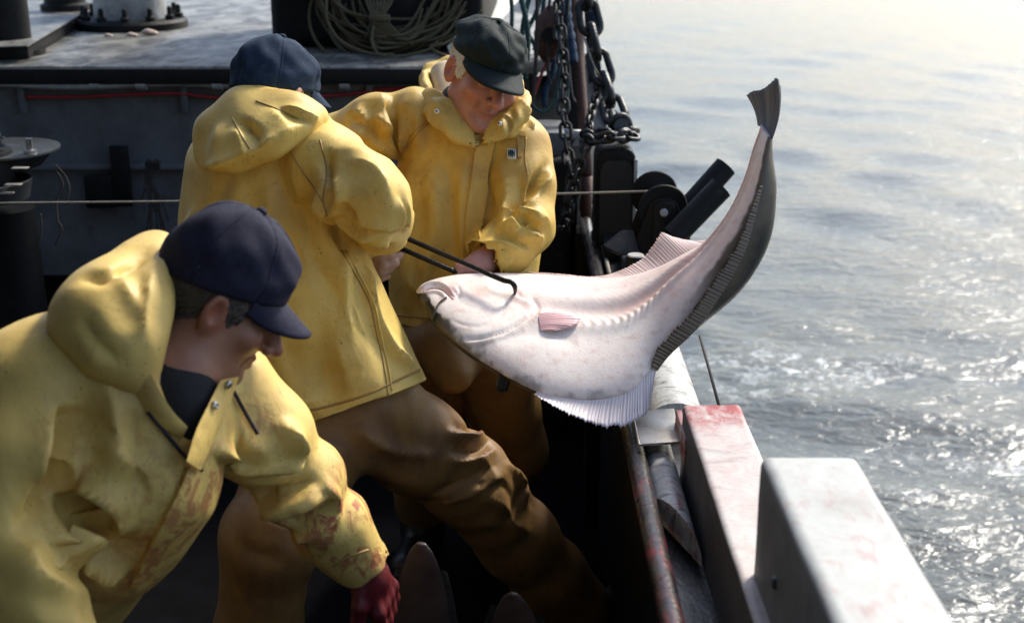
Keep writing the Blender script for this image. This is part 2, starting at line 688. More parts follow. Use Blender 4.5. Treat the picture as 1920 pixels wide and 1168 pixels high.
o = half_round(2.62, 3.35, .292, XO + .005, RZ - .065, .075).build('rail_cap', 'cap_rail', boat)
fattr(o.data, 'Blood', np.zeros(len(o.data.vertices)))
o = half_round(2.02, 2.585, .268, .338, RZ - .055, .058, lambda x: 2.02 + (.338 - x) * 3.0).build('rail_cap', 'cap_rail', boat)
c = coords(o.data)
fattr(o.data, 'Blood', np.clip(1.15 - np.abs(c[:, 1] - 2.10) / .17, 0, 1) + .18)
# bright steel wear plate bent over the cap
pl = MB()
A, B, C_, D = PZ(1187, 769, .925), PZ(1264, 765, .93), PZ(1276, 827, .93), PZ(1201, 832, .925)
pl.prism([A, B, C_, D], (0, 0, -.006))
pl.prism([A + Vector((-.004, 0, 0)), D + Vector((-.004, 0, 0)), D + Vector((-.004, 0, -.035)), A + Vector((-.004, 0, -.035))], (.004, 0, 0))
pl.build('wear_plate', 'worn_steel', boat, bevel=.0015)
# small bloody bracket against the post
A = PZ(1266, 768, .955)
o = MB().box((A.x, 2.32, .90), (A.x + .013, 2.47, .958)).build('bracket', 'post_paint', boat, bevel=.003)
fattr(o.data, 'Blood', np.ones(len(o.data.vertices)))


# two white timber posts / blocks on the rail
def slab(name, lo, hi, mat, side, bev, bloodfn, cuts=24):
    o = MB().box(lo, hi).build(name, mat, boat, bevel=bev, seg=3)
    bm = bmesh.new()
    bm.from_mesh(o.data)
    bmesh.ops.subdivide_edges(bm, edges=[e for e in bm.edges if e.calc_length() > .08], cuts=cuts, use_grid_fill=True)
    bm.to_mesh(o.data)
    bm.free()
    c = coords(o.data)
    n = vnoise(c, 30, 3) * .0006
    c[:, 0] += n
    c[:, 2] += vnoise(c, 26, 4) * .0008
    setcoords(o.data, c)
    fattr(o.data, 'Blood', bloodfn(c))
    o.data.shade_smooth()
    o.data.set_sharp_from_angle(angle=math.radians(40))
    o.data.materials.append(M[side])  # faces other than the top take the colour with painted shade
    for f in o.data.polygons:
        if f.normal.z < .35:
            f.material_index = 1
    return o


def pb(c):
    far = np.clip((c[:, 1] + vnoise(c, 40, 8) * .012 - 2.27) / .02, 0, 1) * np.clip((c[:, 2] - .93) / .04, 0, 1)
    return np.clip(far + .22, 0, 1)


slab('rail_post', (.345, .90, -.05), (.462, 2.40, 1.0), 'post_paint', 'post_side_shade', .009, pb)
slab('rail_block', (.368, .55, -.05), (.512, 1.735, 1.195), 'block_paint', 'block_side_shade', .014, lambda c: np.full(len(c), .55))
for (px, py) in ((1437, 1092), (1432, 1185)):
    d = .355 * FPX / (px - CX)
    q = P(px, py, d)
    MB().lathe([(.010, -.012), (.010, 0), (.007, .004)], (.366, q.y, q.z), (-1, 0, 0), 10).build('bolt', 'bolt', boat)

# forward rail, darker, beyond the fish
o = MB().box((XI + .06, 3.36, RZ - .066), (XO - .01, 8.9, RZ - .01)).build('rail_top', 'black_steel', boat, bevel=.006)
MB().tube([(XI + .055, 3.36, RZ - .004), (XI + .055, 4.5, RZ - .004)], .006, 8).build('rail_edge_bar', 'worn_steel', boat)
MB().box((XI - .012, 3.55, DECKZ), (XI + .03, 3.66, RZ - .04)).build('bulwark_rib', 'black_steel', boat, bevel=.004)
MB().box((XI - .012, 4.25, DECKZ), (XI + .03, 4.36, RZ - .04)).build('bulwark_rib', 'black_steel', boat, bevel=.004)

# raised foredeck: top slab, bulkhead below it
BK = 4.55    # bulkhead plane (y)
FT = 1.395   # foredeck height
fd = MB()
fd.prism([(-4.6, BK - .05, FT), (-.06, BK - .05, FT), (.30, 4.9, FT), (.36, 6.0, FT), (.2, 9.2, FT), (-1.5, 12.3, FT), (-3.2, 11.5, FT), (-4.6, 9.0, FT)], (0, 0, -.05))
fd.build('foredeck', 'foredeck', boat, bevel=.012)
MB().box((-4.6, BK, .62), (-.05, BK + .05, FT - .049)).build('bulkhead', 'bulkhead', boat)
MB().box((-4.6, BK + .10, DECKZ), (.2, BK + .14, .62)).build('lower_bulkhead', 'black_steel', boat)
MB().box((-4.6, BK - .03, 1.022), (-.06, BK + .002, 1.042)).build('bulkhead_ledge', 'bulkhead', boat, bevel=.003)
MB().box((-4.6, BK - .066, FT - .062), (-.06, BK - .0505, FT - .008)).build('deck_lip', 'black_steel', boat, bevel=.004)
MB().prism([(-.05, BK + .03, .5), (.26, 4.95, .5), (.24, 4.98, .5), (-.07, BK + .06, .5)], (0, 0, FT - .58)).build('bulkhead_return', 'black_steel', boat)
# pipe with couplings, red hose, brackets
yq = BK - .045
pp = [Vector((x, yq, P(0, 160 + 4 * math.sin(i * .9), 4.46).z)) for i, x in enumerate(np.linspace(-2.4, -.7, 18))]
MB().tube(pp, .0155, 12).build('pipe', 'pipe', boat)
for px in (175, 262, 405, 645):
    q = P(px, 160, 4.46)
    MB().tube([(q.x - .018, yq, q.z), (q.x + .018, yq, q.z)], .021, 12).build('pipe_coupling', 'pipe', boat)
hp = [P(px, py, 4.47) for px, py in ((40, 187), (150, 186), (260, 181), (330, 180), (390, 187), (480, 190), (640, 182), (740, 170), (800, 172))]
MB().tube(spline([Vector((p.x, BK - .025, p.z)) for p in hp], 5), .0065, 8).build('hose', 'hose_red', boat)
for px in (30, 338, 690):
    q = P(px, 185, 4.47)
    MB().box((q.x - .012, BK - .03, q.z - .06), (q.x + .012, BK - .002, q.z + .055)).build('pipe_bracket', 'bulkhead', boat, bevel=.003)
for (px, py, w, hh) in ((205, 285, .032, .22), (160, 345, .05, .12)):
    q = P(px, py, 4.45)
    MB().box((q.x - w, BK - .06, q.z - hh), (q.x + w, BK - .035, q.z)).build('stay_bracket', 'black_steel', boat, bevel=.004)

# mast foot with bolted flange on the foredeck
mast = empty('mast', (P(247, 52, 5.66).x, 5.77, FT), 'grey steel mast foot bolted down through a black round flange', 'mast')
mo = Vector(mast.location)
MB().lathe([(.243, 0), (.243, .028), (.232, .040), (.17, .042)], mo, (0, 0, 1), 36).build('flange', 'black_steel', mast)
MB().lathe([(.156, .035), (.156, 1.9)], mo, (0, 0, 1), 40).build('pole', 'pipe', mast)
for k in range(12):
    a = 2 * math.pi * (k + .3) / 12
    b = mo + Vector((math.cos(a) * .204, math.sin(a) * .204, .040))
    MB().lathe([(.021, 0), (.021, .018), (.012, .022), (.011, .052), (.006, .056)], b, (0, 0, 1), 8).build('bolt', 'black_steel', mast)
# scraps on the deck under the flange
for i, (px, py, s) in enumerate(((247, 69, .014), (280, 66, .020), (203, 69, .010))):
    q = PZ(px, py, FT)
    m_ = MB().tube(spline([q + Vector((-s * 1.6, 0, s * .4)), q + Vector((-s * .3, -s * .4, s * .7)), q + Vector((s * .8, 0, s * .5)), q + Vector((s * 1.7, s * .5, s * .3))], 4), [s * f for f in (.35, .6, .8, .9, 1., 1., .95, .85, .9, .8, .7, .5, .3)], 8, flat=.6)
    tag(m_.build('fish_scrap', 'debris'), ('pinkish fish scrap lying in front of the mast flange', 'largest pale curled fish scrap right in front of the mast flange', 'tiny pale fish scrap left of the others by the mast flange')[i], 'scrap')

# hatch with raised lid, far left
q = PZ(85, 75, FT)
ha = empty('deck_hatch', (q.x, q.y, FT), 'grey topped hatch coaming on the foredeck at the left edge', 'hatch')
hl = MB()
hl.prism([PZ(-160, 118, FT), PZ(55, 112, FT), PZ(152, 52, FT), PZ(-60, 52, FT)], (0, 0, .055))
hl.build('coaming', 'black_steel', ha, bevel=.008)
hl = MB()
hl.prism([PZ(-158, 92, FT + .06), PZ(52, 86, FT + .06), PZ(150, 28, FT + .06), PZ(-40, 28, FT + .06)], (0, 0, -.004))
hl.build('lid', 'foredeck', ha)
# black vertical post at the frame's left edge
q = P(10, 110, 5.2)
po = empty('steel_post', (-1.87, 4.82, FT), 'thick black vertical post at the left edge of the foredeck', 'post')
MB().lathe([(.085, 0), (.085, 1.5)], (-1.87, 4.82, FT), (0, 0, 1), 24).build('shaft', 'black_steel', po)
MB().lathe([(.13, 0), (.13, .02), (.09, .022)], (-1.87, 4.82, FT), (0, 0, 1), 24).build('base_flange', 'black_steel', po)
q = PZ(108, 24, FT)
MB()
vb = empty('vent_cowl', (q.x, q.y, FT), 'squat black round vent behind the left hatch', 'vent')
MB().lathe([(.12, 0), (.12, .03), (.10, .04), (.10, .20), (.16, .24), (.15, .32)], (q.x, q.y + .12, FT), (0, 0, 1), 24).build('cowl', 'black_steel', vb)

# black winch drum behind the rope coil (dark bulk at top centre)
q = PZ(715, 96, FT)
wd = empty('winch_drum', (q.x, q.y, FT), 'big black winch housing behind the coil of olive rope', 'winch')
bx = MB()
bx.prism([PZ(508, 88, FT), PZ(905, 100, FT), PZ(905, 100, FT) + Vector((.05, .8, 0)), PZ(508, 88, FT) + Vector((0, .8, 0))], (0, 0, .75))
bx.build('housing', 'black_steel', wd, bevel=.05, seg=4)
bx = MB()
q2 = PZ(555, 100, FT)
bx.box((q2.x - .10, q2.y + .02, FT + .235), (q2.x + .12, q2.y + .5, FT + .27))
bx.build('grey_cap', 'pipe', wd, bevel=.006)
MB().lathe([(.19, 0), (.19, .03), (.08, .035), (.08, .12), (.19, .125), (.19, .15)], P(715, 20, 4.95), (0, -1, 0), 28).build('drum', 'black_steel', wd)

# pale plank ramped up at the right end of the foredeck
pk = MB()
a0, a1 = PZ(842, 100, FT + .01), P(962, -25, 5.9)
w = Vector((.085, -.02, .0))
pk.prism([a0, a0 + w, a1 + w, a1], (-.01, .02, .022))
tag(pk.build('plank', 'ivory_plank', bevel=.004), 'cream painted plank leaning behind the man in the dark green cap', 'plank')
pk = MB()
a0, a1 = PZ(862, 86, FT + .01), P(952, -25, 6.2)
pk.prism([a0 + Vector((-.1, .05, 0)), a0 + Vector((-.03, .03, 0)), a1 + Vector((-.02, .05, 0)), a1 + Vector((-.13, .05, 0))], (0, .02, .022))
tag(pk.build('plank', 'white_paint', bevel=.004), 'grey white plank just behind the cream plank by the rope', 'plank')
# worn grey plate on the far foredeck right, behind the hanging ropes
pk = MB()
pk.prism([P(930, 70, 6.2), P(1060, 118, 5.6), P(1075, 40, 6.0), P(985, -30, 6.6)], (0, .02, .02))
pk.build('bow_plate', 'foredeck', boat, bevel=.004)
pk = MB()
pk.prism([P(1078, 275, 4.95), P(1142, 262, 4.95), P(1120, 135, 5.2), P(1095, 120, 5.3)], (-.02, .03, 0))
pk.build('side_plate', 'bulkhead', boat)

# ------------------------------------------------------------------ rope coil
coil = empty('rope_coil', P(715, 60, 4.78), 'large coil of olive rope tied in the middle, hanging on the winch', 'rope')
r = random.Random(3)
knot = P(712, 34, 4.70)


def rope(mbname, pts, rad, mat, parent=None, n=6, seg=7):
    return MB().tube(spline(pts, seg), rad, n).build(mbname, mat, parent, True)


for i in range(26):
    cx, cy = 735 + r.uniform(-25, 35), 10 + r.uniform(-35, 25)
    rx, ry = r.uniform(70, 148), r.uniform(58, 92)
    dd = 4.80 + r.uniform(-.06, .05)
    ph = r.uniform(-.2, .2)
    pts = []
    for k in range(17):
        a = ph + 2 * math.pi * k / 16
        wob = 1 + .05 * math.sin(3 * a + i) + r.uniform(-.025, .025)
        pts.append(P(cx + rx * wob * math.cos(a), cy + ry * wob * math.sin(a), dd + .03 * math.sin(2 * a + i)))
    rope('rope_loop', pts, .0058, 'rope', coil)
for i in range(9):
    e = (r.uniform(690, 800), r.uniform(66, 92))
    f = (r.uniform(790, 880), r.uniform(-20, 60))
    pts = [knot + Vector((r.uniform(-.015, .015), r.uniform(-.01, .01), .01 * i - .03)), P((712 + e[0]) / 2 - 12, 62, 4.72), P(e[0], e[1], 4.72 + r.uniform(-.03, .03)), P((e[0] + f[0]) / 2 + 10, e[1] - 14, 4.74), P(*f, 4.75)]
    rope('rope_strand', pts, .0058, 'rope', coil)
for i in range(8):
    a = 680 + i * 7
    pts = [P(a, -40, 4.74), P(a + 6, 0, 4.72), knot + Vector((-.03 + .007 * i, 0, .01)), P(700 + i * 6, 60, 4.70), P(710 + i * 9, 84, 4.72)]
    rope('rope_strand', pts, .0056, 'rope', coil)
lash = [knot + Vector((.035 * math.cos(a), -.012 + .028 * math.sin(a), -.008 + .008 * a / 6.28)) for a in np.linspace(0, 12.5, 26)]
MB().tube(lash, .007, 8).build('lashing', 'rope', coil, True)
for pts in (((700, 50), (697, 80), (712, 103), (745, 108), (800, 95), (822, 78)), ((612, 0), (614, 40), (640, 78), (690, 100), (740, 104)), ((905, 20), (880, 52), (840, 80), (808, 88), (820, 99), (842, 108))):
    rope('rope_strand', [P(x, y, 4.66) for x, y in pts], .0058, 'rope', coil)
tag(rope('rope', [P(x, y, d) for x, y, d in ((922, -25, 5.4), (905, 10, 5.2), (885, 40, 5.0), (860, 62, 4.9), (835, 82, 4.8))], .006, 'rope_dark'),
    'thin dark rope lying down over the cream plank', 'rope')

# ------------------------------------------------------------------ line hauler (left)
hv = empty('line_hauler', P(0, 470, 4.25), 'line hauler with bright disc top and rusty lower rim, at the left edge', 'winch')
hv.location.z = DECKZ
hc = P(2, 296, 4.05)
hx, hy = hc.x - .02, hc.y + .05
MB().lathe([(.10, DECKZ), (.11, .5), (.085, .62), (.085, 1.0)], (hx, hy, 0), (0, 0, 1), 24).build('pedestal', 'black_steel', hv)
zt = P(60, 283, 4.05).z
zl = P(60, 350, 4.0).z
o = MB().lathe([(.06, zt - .075), (.125, zt - .055), (.155, zt - .02), (.184, zt - .006), (.184, zt), (.0, zt + .002)], (hx, hy, 0), (0, 0, 1), 48).build('top_sheave', 'bolt', hv)
MB().lathe([(.095, zt - .11), (.11, zt - .03), (.10, zt + .012), (.05, zt + .018)], (hx - .03, hy - .10, 0), (0, 0, 1), 24).build('gearbox', 'black_steel', hv)
o = MB().lathe([(.05, zl - .06), (.135, zl - .04), (.150, zl + .018), (.143, zl + .02), (.134, zl - .005), (.0, zl - .003)], (hx - .02, hy - .12, 0), (0, 0, 1), 48).build('lower_rim', 'bolt', hv)
MB().lathe([(.133, zl - .004), (.133, zl + .001), (.0, zl + .002)], (hx - .02, hy - .12, 0), (0, 0, 1), 32).build('rim_tray', 'rust', hv)
bq = P(56, 280, 4.0)
MB().lathe([(.020, zt), (.020, zt + .012), (.010, zt + .013), (.010, zt + .042), (.0115, zt + .044), (.0115, zt + .048)], (bq.x, bq.y, 0), (0, 0, 1), 12).build('top_bolt', 'snap', hv)
cq = P(5, 276, 3.98)
for k in range(4):
    MB().lathe([(.011, 0), (.011, .009), (.006, .01)], cq + Vector((-.012 * (k % 2), 0, .012 * k)), (0, .3, 1), 8).build('nut', 'bolt', hv)
for (px, py) in ((38, 314), (25, 345), (10, 361)):
    q = P(px, py, 3.9)
    MB().box((q.x - .025, q.y - .012, q.z - .004), (q.x + .025, q.y + .012, q.z)).build('line_guide', 'worn_steel', hv, bevel=.002)

# main line from hauler to the roller on the rail
L0, L1 = P(20, 381, 3.78), P(1216, 359, 3.72)
lp = [L0.lerp(L1, t) - Vector((0, 0, .006 * math.sin(math.pi * t))) for t in np.linspace(0, 1, 40)]
lp = [P(-20, 383, 3.78)] + lp
drop = [P(1243, 361, 3.72), P(1262, 372, 3.72)]
tag(MB().tube(lp + drop, .0034, 6).build('fishing_line', 'rope_pale', None, True), 'taut pale fishing line running level from the hauler to the rail roller', 'line')
tag(MB().tube([P(1312, 630, 3.05), P(1329, 690, 2.86), P(1348, 760, 2.66)], .0034, 6).build('fishing_line', 'rope_dark', None, True), 'thin dark line slanting down over the water beside the bloody post', 'line')

# twine bunch hung on the bulkhead and strings by the hauler
tw = empty('twine_bunch', P(290, 310, 4.44), 'frayed bunch of twine hanging on the bulkhead behind the line', 'twine')
for i in range(12):
    x0 = 284 + r.uniform(-10, 16)
    e = 288 + r.uniform(-28, 40)
    rope('twine_strand', [P(296 + r.uniform(-14, 6), 318, 4.44), P(x0, 301 + r.uniform(-4, 5), 4.43), P(277 + r.uniform(-4, 12), 325, 4.44), P((x0 + e) / 2 - 4, 372, 4.44), P(e, 405 + r.uniform(-30, 65), 4.44)], .0033, 'rope_dark', tw, 5, 5)
for i, pts in enumerate((((104, 310), (122, 330), (130, 355), (124, 385)), ((106, 322), (118, 345), (107, 375), (108, 412), (116, 430), (103, 460)), ((76, 400), (78, 430), (72, 458), (60, 470)))):
    tag(rope('string', [P(x, y, 4.0) for x, y in pts], .0028, 'rope_dark', None, 5, 6), ('short loop of thin string hanging right of the hauler disc', 'long thin string dangling below the hauler', 'faint string in the dark under the hauler rim')[i], 'string')

# ------------------------------------------------------------------ line roller on the rail
lr = empty('line_roller', (.43, P(1235, 380, 3.7).y, RZ), 'black line roller with flanged drum and two angled tubes on the rail', 'roller')
rc = P(1243, 392, 3.66)
MB().lathe([(.070, 0), (.072, .004), (.070, .010), (.030, .016), (.026, .05), (.026, .09), (.030, .12), (.068, .126), (.070, .130), (.068, .136)], rc, (-.10, 1, .12), 36).build('drum', 'black_steel', lr)
MB().lathe([(.0255, .045), (.029, .06), (.029, .08), (.0255, .095)], rc + Vector((0, 0, .006)), (-.10, 1, .12), 24).build('drum_core', 'worn_steel', lr)
# cheek bracket with rounded top, and pivot bolt
ck = []
for a in np.linspace(0, math.pi, 10):
    ck.append(rc + Vector((.045 * math.cos(a), -.014, .036 * math.sin(a))))
ck += [rc + Vector((-.075, -.014, -.10)), rc + Vector((-.075, -.014, -.215)), rc + Vector((.085, -.014, -.215)), rc + Vector((.08, -.014, -.07))]
MB().prism(ck, (0, .012, 0)).build('cheek_plate', 'black_steel', lr, bevel=.003)
MB().prism([p + Vector((0, .17, .0)) for p in ck], (0, .012, 0)).build('cheek_plate', 'black_steel', lr, bevel=.003)
ck2 = [rc + Vector((x, -.017, z)) for x, z in ((-.03, -.12), (-.03, .012), (-.02, .026), (.02, .026), (.032, .012), (.032, -.12))]
MB().prism(ck2, (0, -.008, 0)).build('bearing_plate', 'black_steel', lr, bevel=.002)
MB().lathe([(.0115, 0), (.0115, .006), (.008, .009)], rc + Vector((0, -.025, -.004)), (0, -1, 0), 16).build('pivot_bolt', 'pipe', lr)
MB().box((rc.x - .10, rc.y - .05, RZ - .012), (rc.x + .10, rc.y + .22, RZ + .03)).build('base', 'black_steel', lr, bevel=.006)
for (x0, y0, x1, y1, dd) in ((1262, 445, 1352, 352, 3.60), (1278, 405, 1361, 312, 3.80)):
    a, b = P(x0, y0, dd), P(x1, y1, dd)
    ax = (b - a).normalized()
    L = (b - a).length
    m_ = MB().lathe([(.0345, 0), (.0345, L), (.029, L), (.029, L - .12)], a, ax, 24)
    m_.build('guide_tube', 'black_steel', lr)
bo = P(1192, 482, 3.42)
bl = empty('bollard', (bo.x, bo.y, RZ - .01), 'small black bollard with a bright worn top by the roller', 'bollard')
MB().lathe([(.026, RZ - .012), (.026, bo.z), (.024, bo.z + .004)], (bo.x, bo.y, 0), (0, 0, 1), 20).build('shaft', 'black_steel', bl)
MB().lathe([(.0235, bo.z + .0035), (.021, bo.z + .007)], (bo.x, bo.y, 0), (0, 0, 1), 20).build('worn_top', 'worn_steel', bl)

# gallows frame: rounded steel box on the rail, carrying the chains
gx0, gx1 = P(1112, 300, 4.2).x, P(1184, 300, 4.2).x
gz = P(1145, 258, 4.2).z
gf = empty('gallows_box', ((gx0 + gx1) / 2, 4.05, RZ), 'black steel box post with rounded worn top standing on the rail', 'post')
prof = []
for a in np.linspace(0, math.pi / 2, 6):
    prof.append((gx1 - .03 + .03 * math.cos(a), gz - .045 + .045 * math.sin(a)))
for a in np.linspace(math.pi / 2, math.pi, 6):
    prof.append((gx0 + .03 + .03 * math.cos(a), gz - .045 + .045 * math.sin(a)))
prof = [(gx1, RZ - .012)] + prof + [(gx0, RZ - .012)]
MB().prism([(x, 3.97, z) for x, z in prof], (0, .16, 0)).build('box', 'black_steel', gf, bevel=.008, seg=3)
inn = [(x * .8 + (gx0 + gx1) / 2 * .2, z * .9 + .10 * RZ - .005) for x, z in prof]
inn = [(x, min(z, gz - .03)) for x, z in inn]
MB().prism([(x, 3.962, z) for x, z in inn], (0, -.002, 0)).build('face_plate', 'black_tyre', gf)
MB().box((gx1 - .008, 3.955, RZ), (gx1 + .003, 3.968, gz - .03)).build('worn_edge', 'pipe', gf, bevel=.002)
MB().box((gx0 + .02, 3.80, RZ - .012), (gx1 - .01, 3.96, RZ + .04)).build('foot', 'black_steel', gf, bevel=.01)
wedge = MB()
wedge.prism([P(1165, 478, 3.62), P(1130, 460, 3.66), P(1165, 432, 3.72), P(1188, 432, 3.72), P(1200, 475, 3.62)], (0, .06, -.02))
wedge.build('gusset', 'black_steel', gf, bevel=.004)
# horizontal grey bar behind the man's arm
tag(MB().tube([P(985, 232, 4.5), P(1052, 250, 4.45), P(1095, 254, 4.4)], .017, 12).build('bar', 'pipe', None, True), 'grey round bar reaching from behind the man to the chains', 'bar')
# rusty upright leg of the gallows
lg = MB().tube([P(1100, 330, 4.4), P(1094, 230, 4.45), P(1086, 120, 4.5), P(1082, -30, 4.6)], .019, 12).tube([P(1100, 330, 4.4), Vector((P(1100, 330, 4.4).x, P(1100, 330, 4.4).y, RZ - .012))], .02, 12)
tag(lg.build('frame_leg', 'rust', None, True), 'rust streaked upright steel leg behind the hanging chains', 'post')

# chains
def link_mesh(name, L, W, rad, n=14, k=6):
    pts = []
    for i in range(n):
        a = 2 * math.pi * i / n
        x = (W / 2) * math.cos(a)
        z = (W / 2) * math.sin(a) + (L - W) / 2 * (1 if math.sin(a) >= 0 else -1)
        pts.append(Vector((x, 0, z)))
    vs, fs = [], []
    for i, p in enumerate(pts):
        t = (pts[(i + 1) % n] - pts[i - 1]).normalized()
        nx = t.cross(Vector((0, 1, 0)))
        for j in range(k):
            b = 2 * math.pi * j / k
            vs.append(p + nx * math.cos(b) * rad + Vector((0, 1, 0)) * math.sin(b) * rad)
    for i in range(n):
        for j in range(k):
            a_, b_ = i * k + j, i * k + (j + 1) % k
            c_, d_ = ((i + 1) % n) * k + j, ((i + 1) % n) * k + (j + 1) % k
            fs.append((a_, b_, d_, c_))
    mb = MB().add(vs, fs)
    me = mb.mesh(name)
    me.materials.append(M['chain'])
    me.shade_smooth()
    return me


def chain(name, pts, L, W, rad, label, group=None, seed=0):
    rr = random.Random(seed)
    path = spline(pts, 14)
    e = empty(name, path[0], label, 'chain', group)
    me = link_mesh('link', L, W, rad)
    pitch = L - 2.3 * rad
    acc, nxt, idx = 0., pitch / 2, 0
    for a, b in zip(path[:-1], path[1:]):
        sl = (b - a).length
        while acc + sl > nxt and sl > 0:
            p = a.lerp(b, (nxt - acc) / sl)
            q = (b - a).to_track_quat('Z', 'X')
            tw_ = (math.pi / 2) * (idx % 2) + rr.uniform(-.25, .25) + .4
            o = bpy.data.objects.new('link', me)
            COL.objects.link(o)
            o.rotation_mode = 'QUATERNION'
            o.rotation_quaternion = q @ Matrix.Rotation(tw_, 3, 'Z').to_quaternion()
            o.location = p
            adopt(o, e)
            idx += 1
            nxt += pitch
        acc += sl
    return e


chain('chain', [P(x, y, d) for x, y, d in ((1046, -20, 4.3), (1050, 60, 4.28), (1057, 140, 4.25), (1056, 200, 4.22), (1060, 240, 4.2), (1064, 290, 4.2), (1070, 345, 4.2), (1060, 400, 4.2))], .058, .036, .0062, 'long rusty chain hanging straight down beside the man with white hair', seed=1)
chain('chain', [P(x, y, d) for x, y, d in ((1095, 255, 4.06), (1120, 252, 4.02), (1150, 253, 4.0), (1180, 250, 4.05), (1195, 252, 4.1))], .050, .034, .0075, 'chain lashed across the rounded top of the black box post', seed=2)
chain('chain', [P(x, y, d) for x, y, d in ((1100, 262, 4.0), (1112, 262, 3.97), (1140, 258, 3.95), (1165, 256, 3.97), (1186, 256, 4.0))], .050, .034, .0075, 'second turn of chain in front of the lashing on the box post', seed=6)
chain('chain', [P(x, y, d) for x, y, d in ((1104, 262, 4.0), (1092, 290, 4.0), (1082, 330, 4.02), (1072, 380, 4.05), (1060, 420, 4.1), (1030, 440, 4.2))], .050, .032, .0062, 'dark chain drooping from the box post down towards the deck', seed=3)
chain('chain', [P(x, y, d) for x, y, d in ((1092, -40, 4.3), (1104, 30, 4.3), (1118, 95, 4.28), (1132, 150, 4.26), (1150, 205, 4.2), (1160, 240, 4.12))], .120, .068, .0135, 'heavy large linked chain slanting down to the shackle over the water', seed=4)
chain('chain', [P(x, y, d) for x, y, d in ((1125, 150, 4.4), (1118, 180, 4.4), (1108, 215, 4.35), (1102, 245, 4.3))], .042, .028, .0060, 'short twisted chain behind the heavy chain', seed=5)
# big shackle
sh = empty('shackle', P(1164, 240, 4.05), 'round black shackle joining the heavy chain to the box post', 'shackle')
sc_ = P(1163, 237, 4.05)
ring = [sc_ + Vector((.030 * math.cos(a), .006 * math.sin(2 * a), .034 * math.sin(a))) for a in np.linspace(0, 2 * math.pi, 25)]
MB().tube(ring, .0105, 10).build('bow', 'chain', sh, True)
MB().lathe([(.019, -.03), (.019, -.02), (.012, -.018), (.012, .03), (.018, .031), (.018, .042)], sc_ + Vector((0, 0, -.03)), (1, .2, 0), 12).build('pin', 'chain', sh)
MB().lathe([(.026, -.016), (.030, 0), (.026, .016)], sc_, (.3, -1, .2), 18).build('eye', 'chain', sh)

# hanging ropes
hang = [
    (((968, -30), (985, 30), (990, 80), (985, 150)), .011, 'rope_teal', 'teal rope hanging just right of the dark green cap', 4.6),
    (((1000, -30), (982, 40), (975, 100), (962, 160)), .010, 'rope_teal', 'dark teal rope crossing in front of the worn plate', 4.62),
    (((955, -30), (960, 20), (958, 70)), .009, 'rope_teal', 'short teal rope above the crown of the green cap', 4.7),
    (((1022, -30), (1005, 25), (990, 60), (1004, 90), (1005, 140)), .009, 'rope_teal', 'thin teal rope dropping to the deck gear behind the cap', 4.65),
    (((1062, -30), (1062, 30), (1070, 80), (1075, 118)), .020, 'rope_blue', 'thick blue laid rope between the chain and the rusty leg', 4.45),
    (((1104, -30), (1114, 15), (1121, 60)), .018, 'rope_blue', 'thick blue rope at the outer edge of the rigging', 4.55),
    (((1035, 95), (1015, 140), (1000, 180), (985, 215)), .007, 'hose_red', 'thin reddish rope slanting down to the left behind the chains', 4.5),
    (((992, 190), (1010, 208), (1028, 208), (1042, 190), (1046, 160)), .007, 'rope_teal', 'slack loop of blue green rope beside the man with white hair', 4.4),
    (((1095, 70), (1112, 120), (1128, 150)), .004, 'rope_pale', 'thin wire running beside the heavy chain', 4.25),
    (((1040, 110), (1036, 140), (1024, 165), (1020, 200)), .012, 'rope_blue', 'short blue rope behind the long hanging chain', 4.62),
]
for pts, rad, mat, lab, d in hang:
    path = spline([P(x, y, d) for x, y in pts], 10)
    rope_o = MB().tube(path, rad * .82, 8).build('hanging_rope', mat, None, True)
    # laid strands twisting round the rope
    if rad > .008:
        st = MB()
        L = 0
        for s_ in range(3):
            q = []
            L = 0
            for i, p in enumerate(path):
                if i:
                    L += (p - path[i - 1]).length
                a = L / (rad * 5.5) * 2 * math.pi + s_ * 2.094
                t_ = (path[min(i + 1, len(path) - 1)] - path[max(i - 1, 0)]).normalized()
                u = t_.cross(Vector((0, 1, 0))).normalized()
                w_ = t_.cross(u)
                q.append(p + (u * math.cos(a) + w_ * math.sin(a)) * rad * .5)
            fine = spline(q, 2)
            st.tube(fine, rad * .52, 6)
        st.build('strand', mat, rope_o, True)
    tag(rope_o, lab, 'rope', 'ropes hanging from the gallows')
rt = random.Random(12)
XS = sorted(rt.uniform(990, 1108) for _ in range(9))
ORD = ('leftmost', 'second from the left', 'third from the left', 'fourth from the left', 'middle one', 'fourth from the right', 'third from the right', 'second from the right', 'rightmost')
for i in range(9):
    x0, x1 = XS[i], XS[i] + rt.uniform(-10, 14)
    y1 = rt.uniform(60, 230)
    dd = rt.uniform(4.4, 4.8)
    ro = MB().tube(spline([P(x0, -35, dd), P((x0 + x1) / 2 + rt.uniform(-10, 10), y1 * .4, dd), P(x1, y1, dd), P(x1 + rt.uniform(-14, 14), y1 + 25, dd)], 7), rt.uniform(.0045, .009), 6).build('hanging_rope', rt.choice(['rope_dark', 'rope_dark', 'black_tyre', 'rope_teal']), None, True)
    tag(ro, 'thin line in the dark tangle behind the chains, ' + ORD[i] + ' of nine', 'rope', 'lines in the tangle behind the chains')
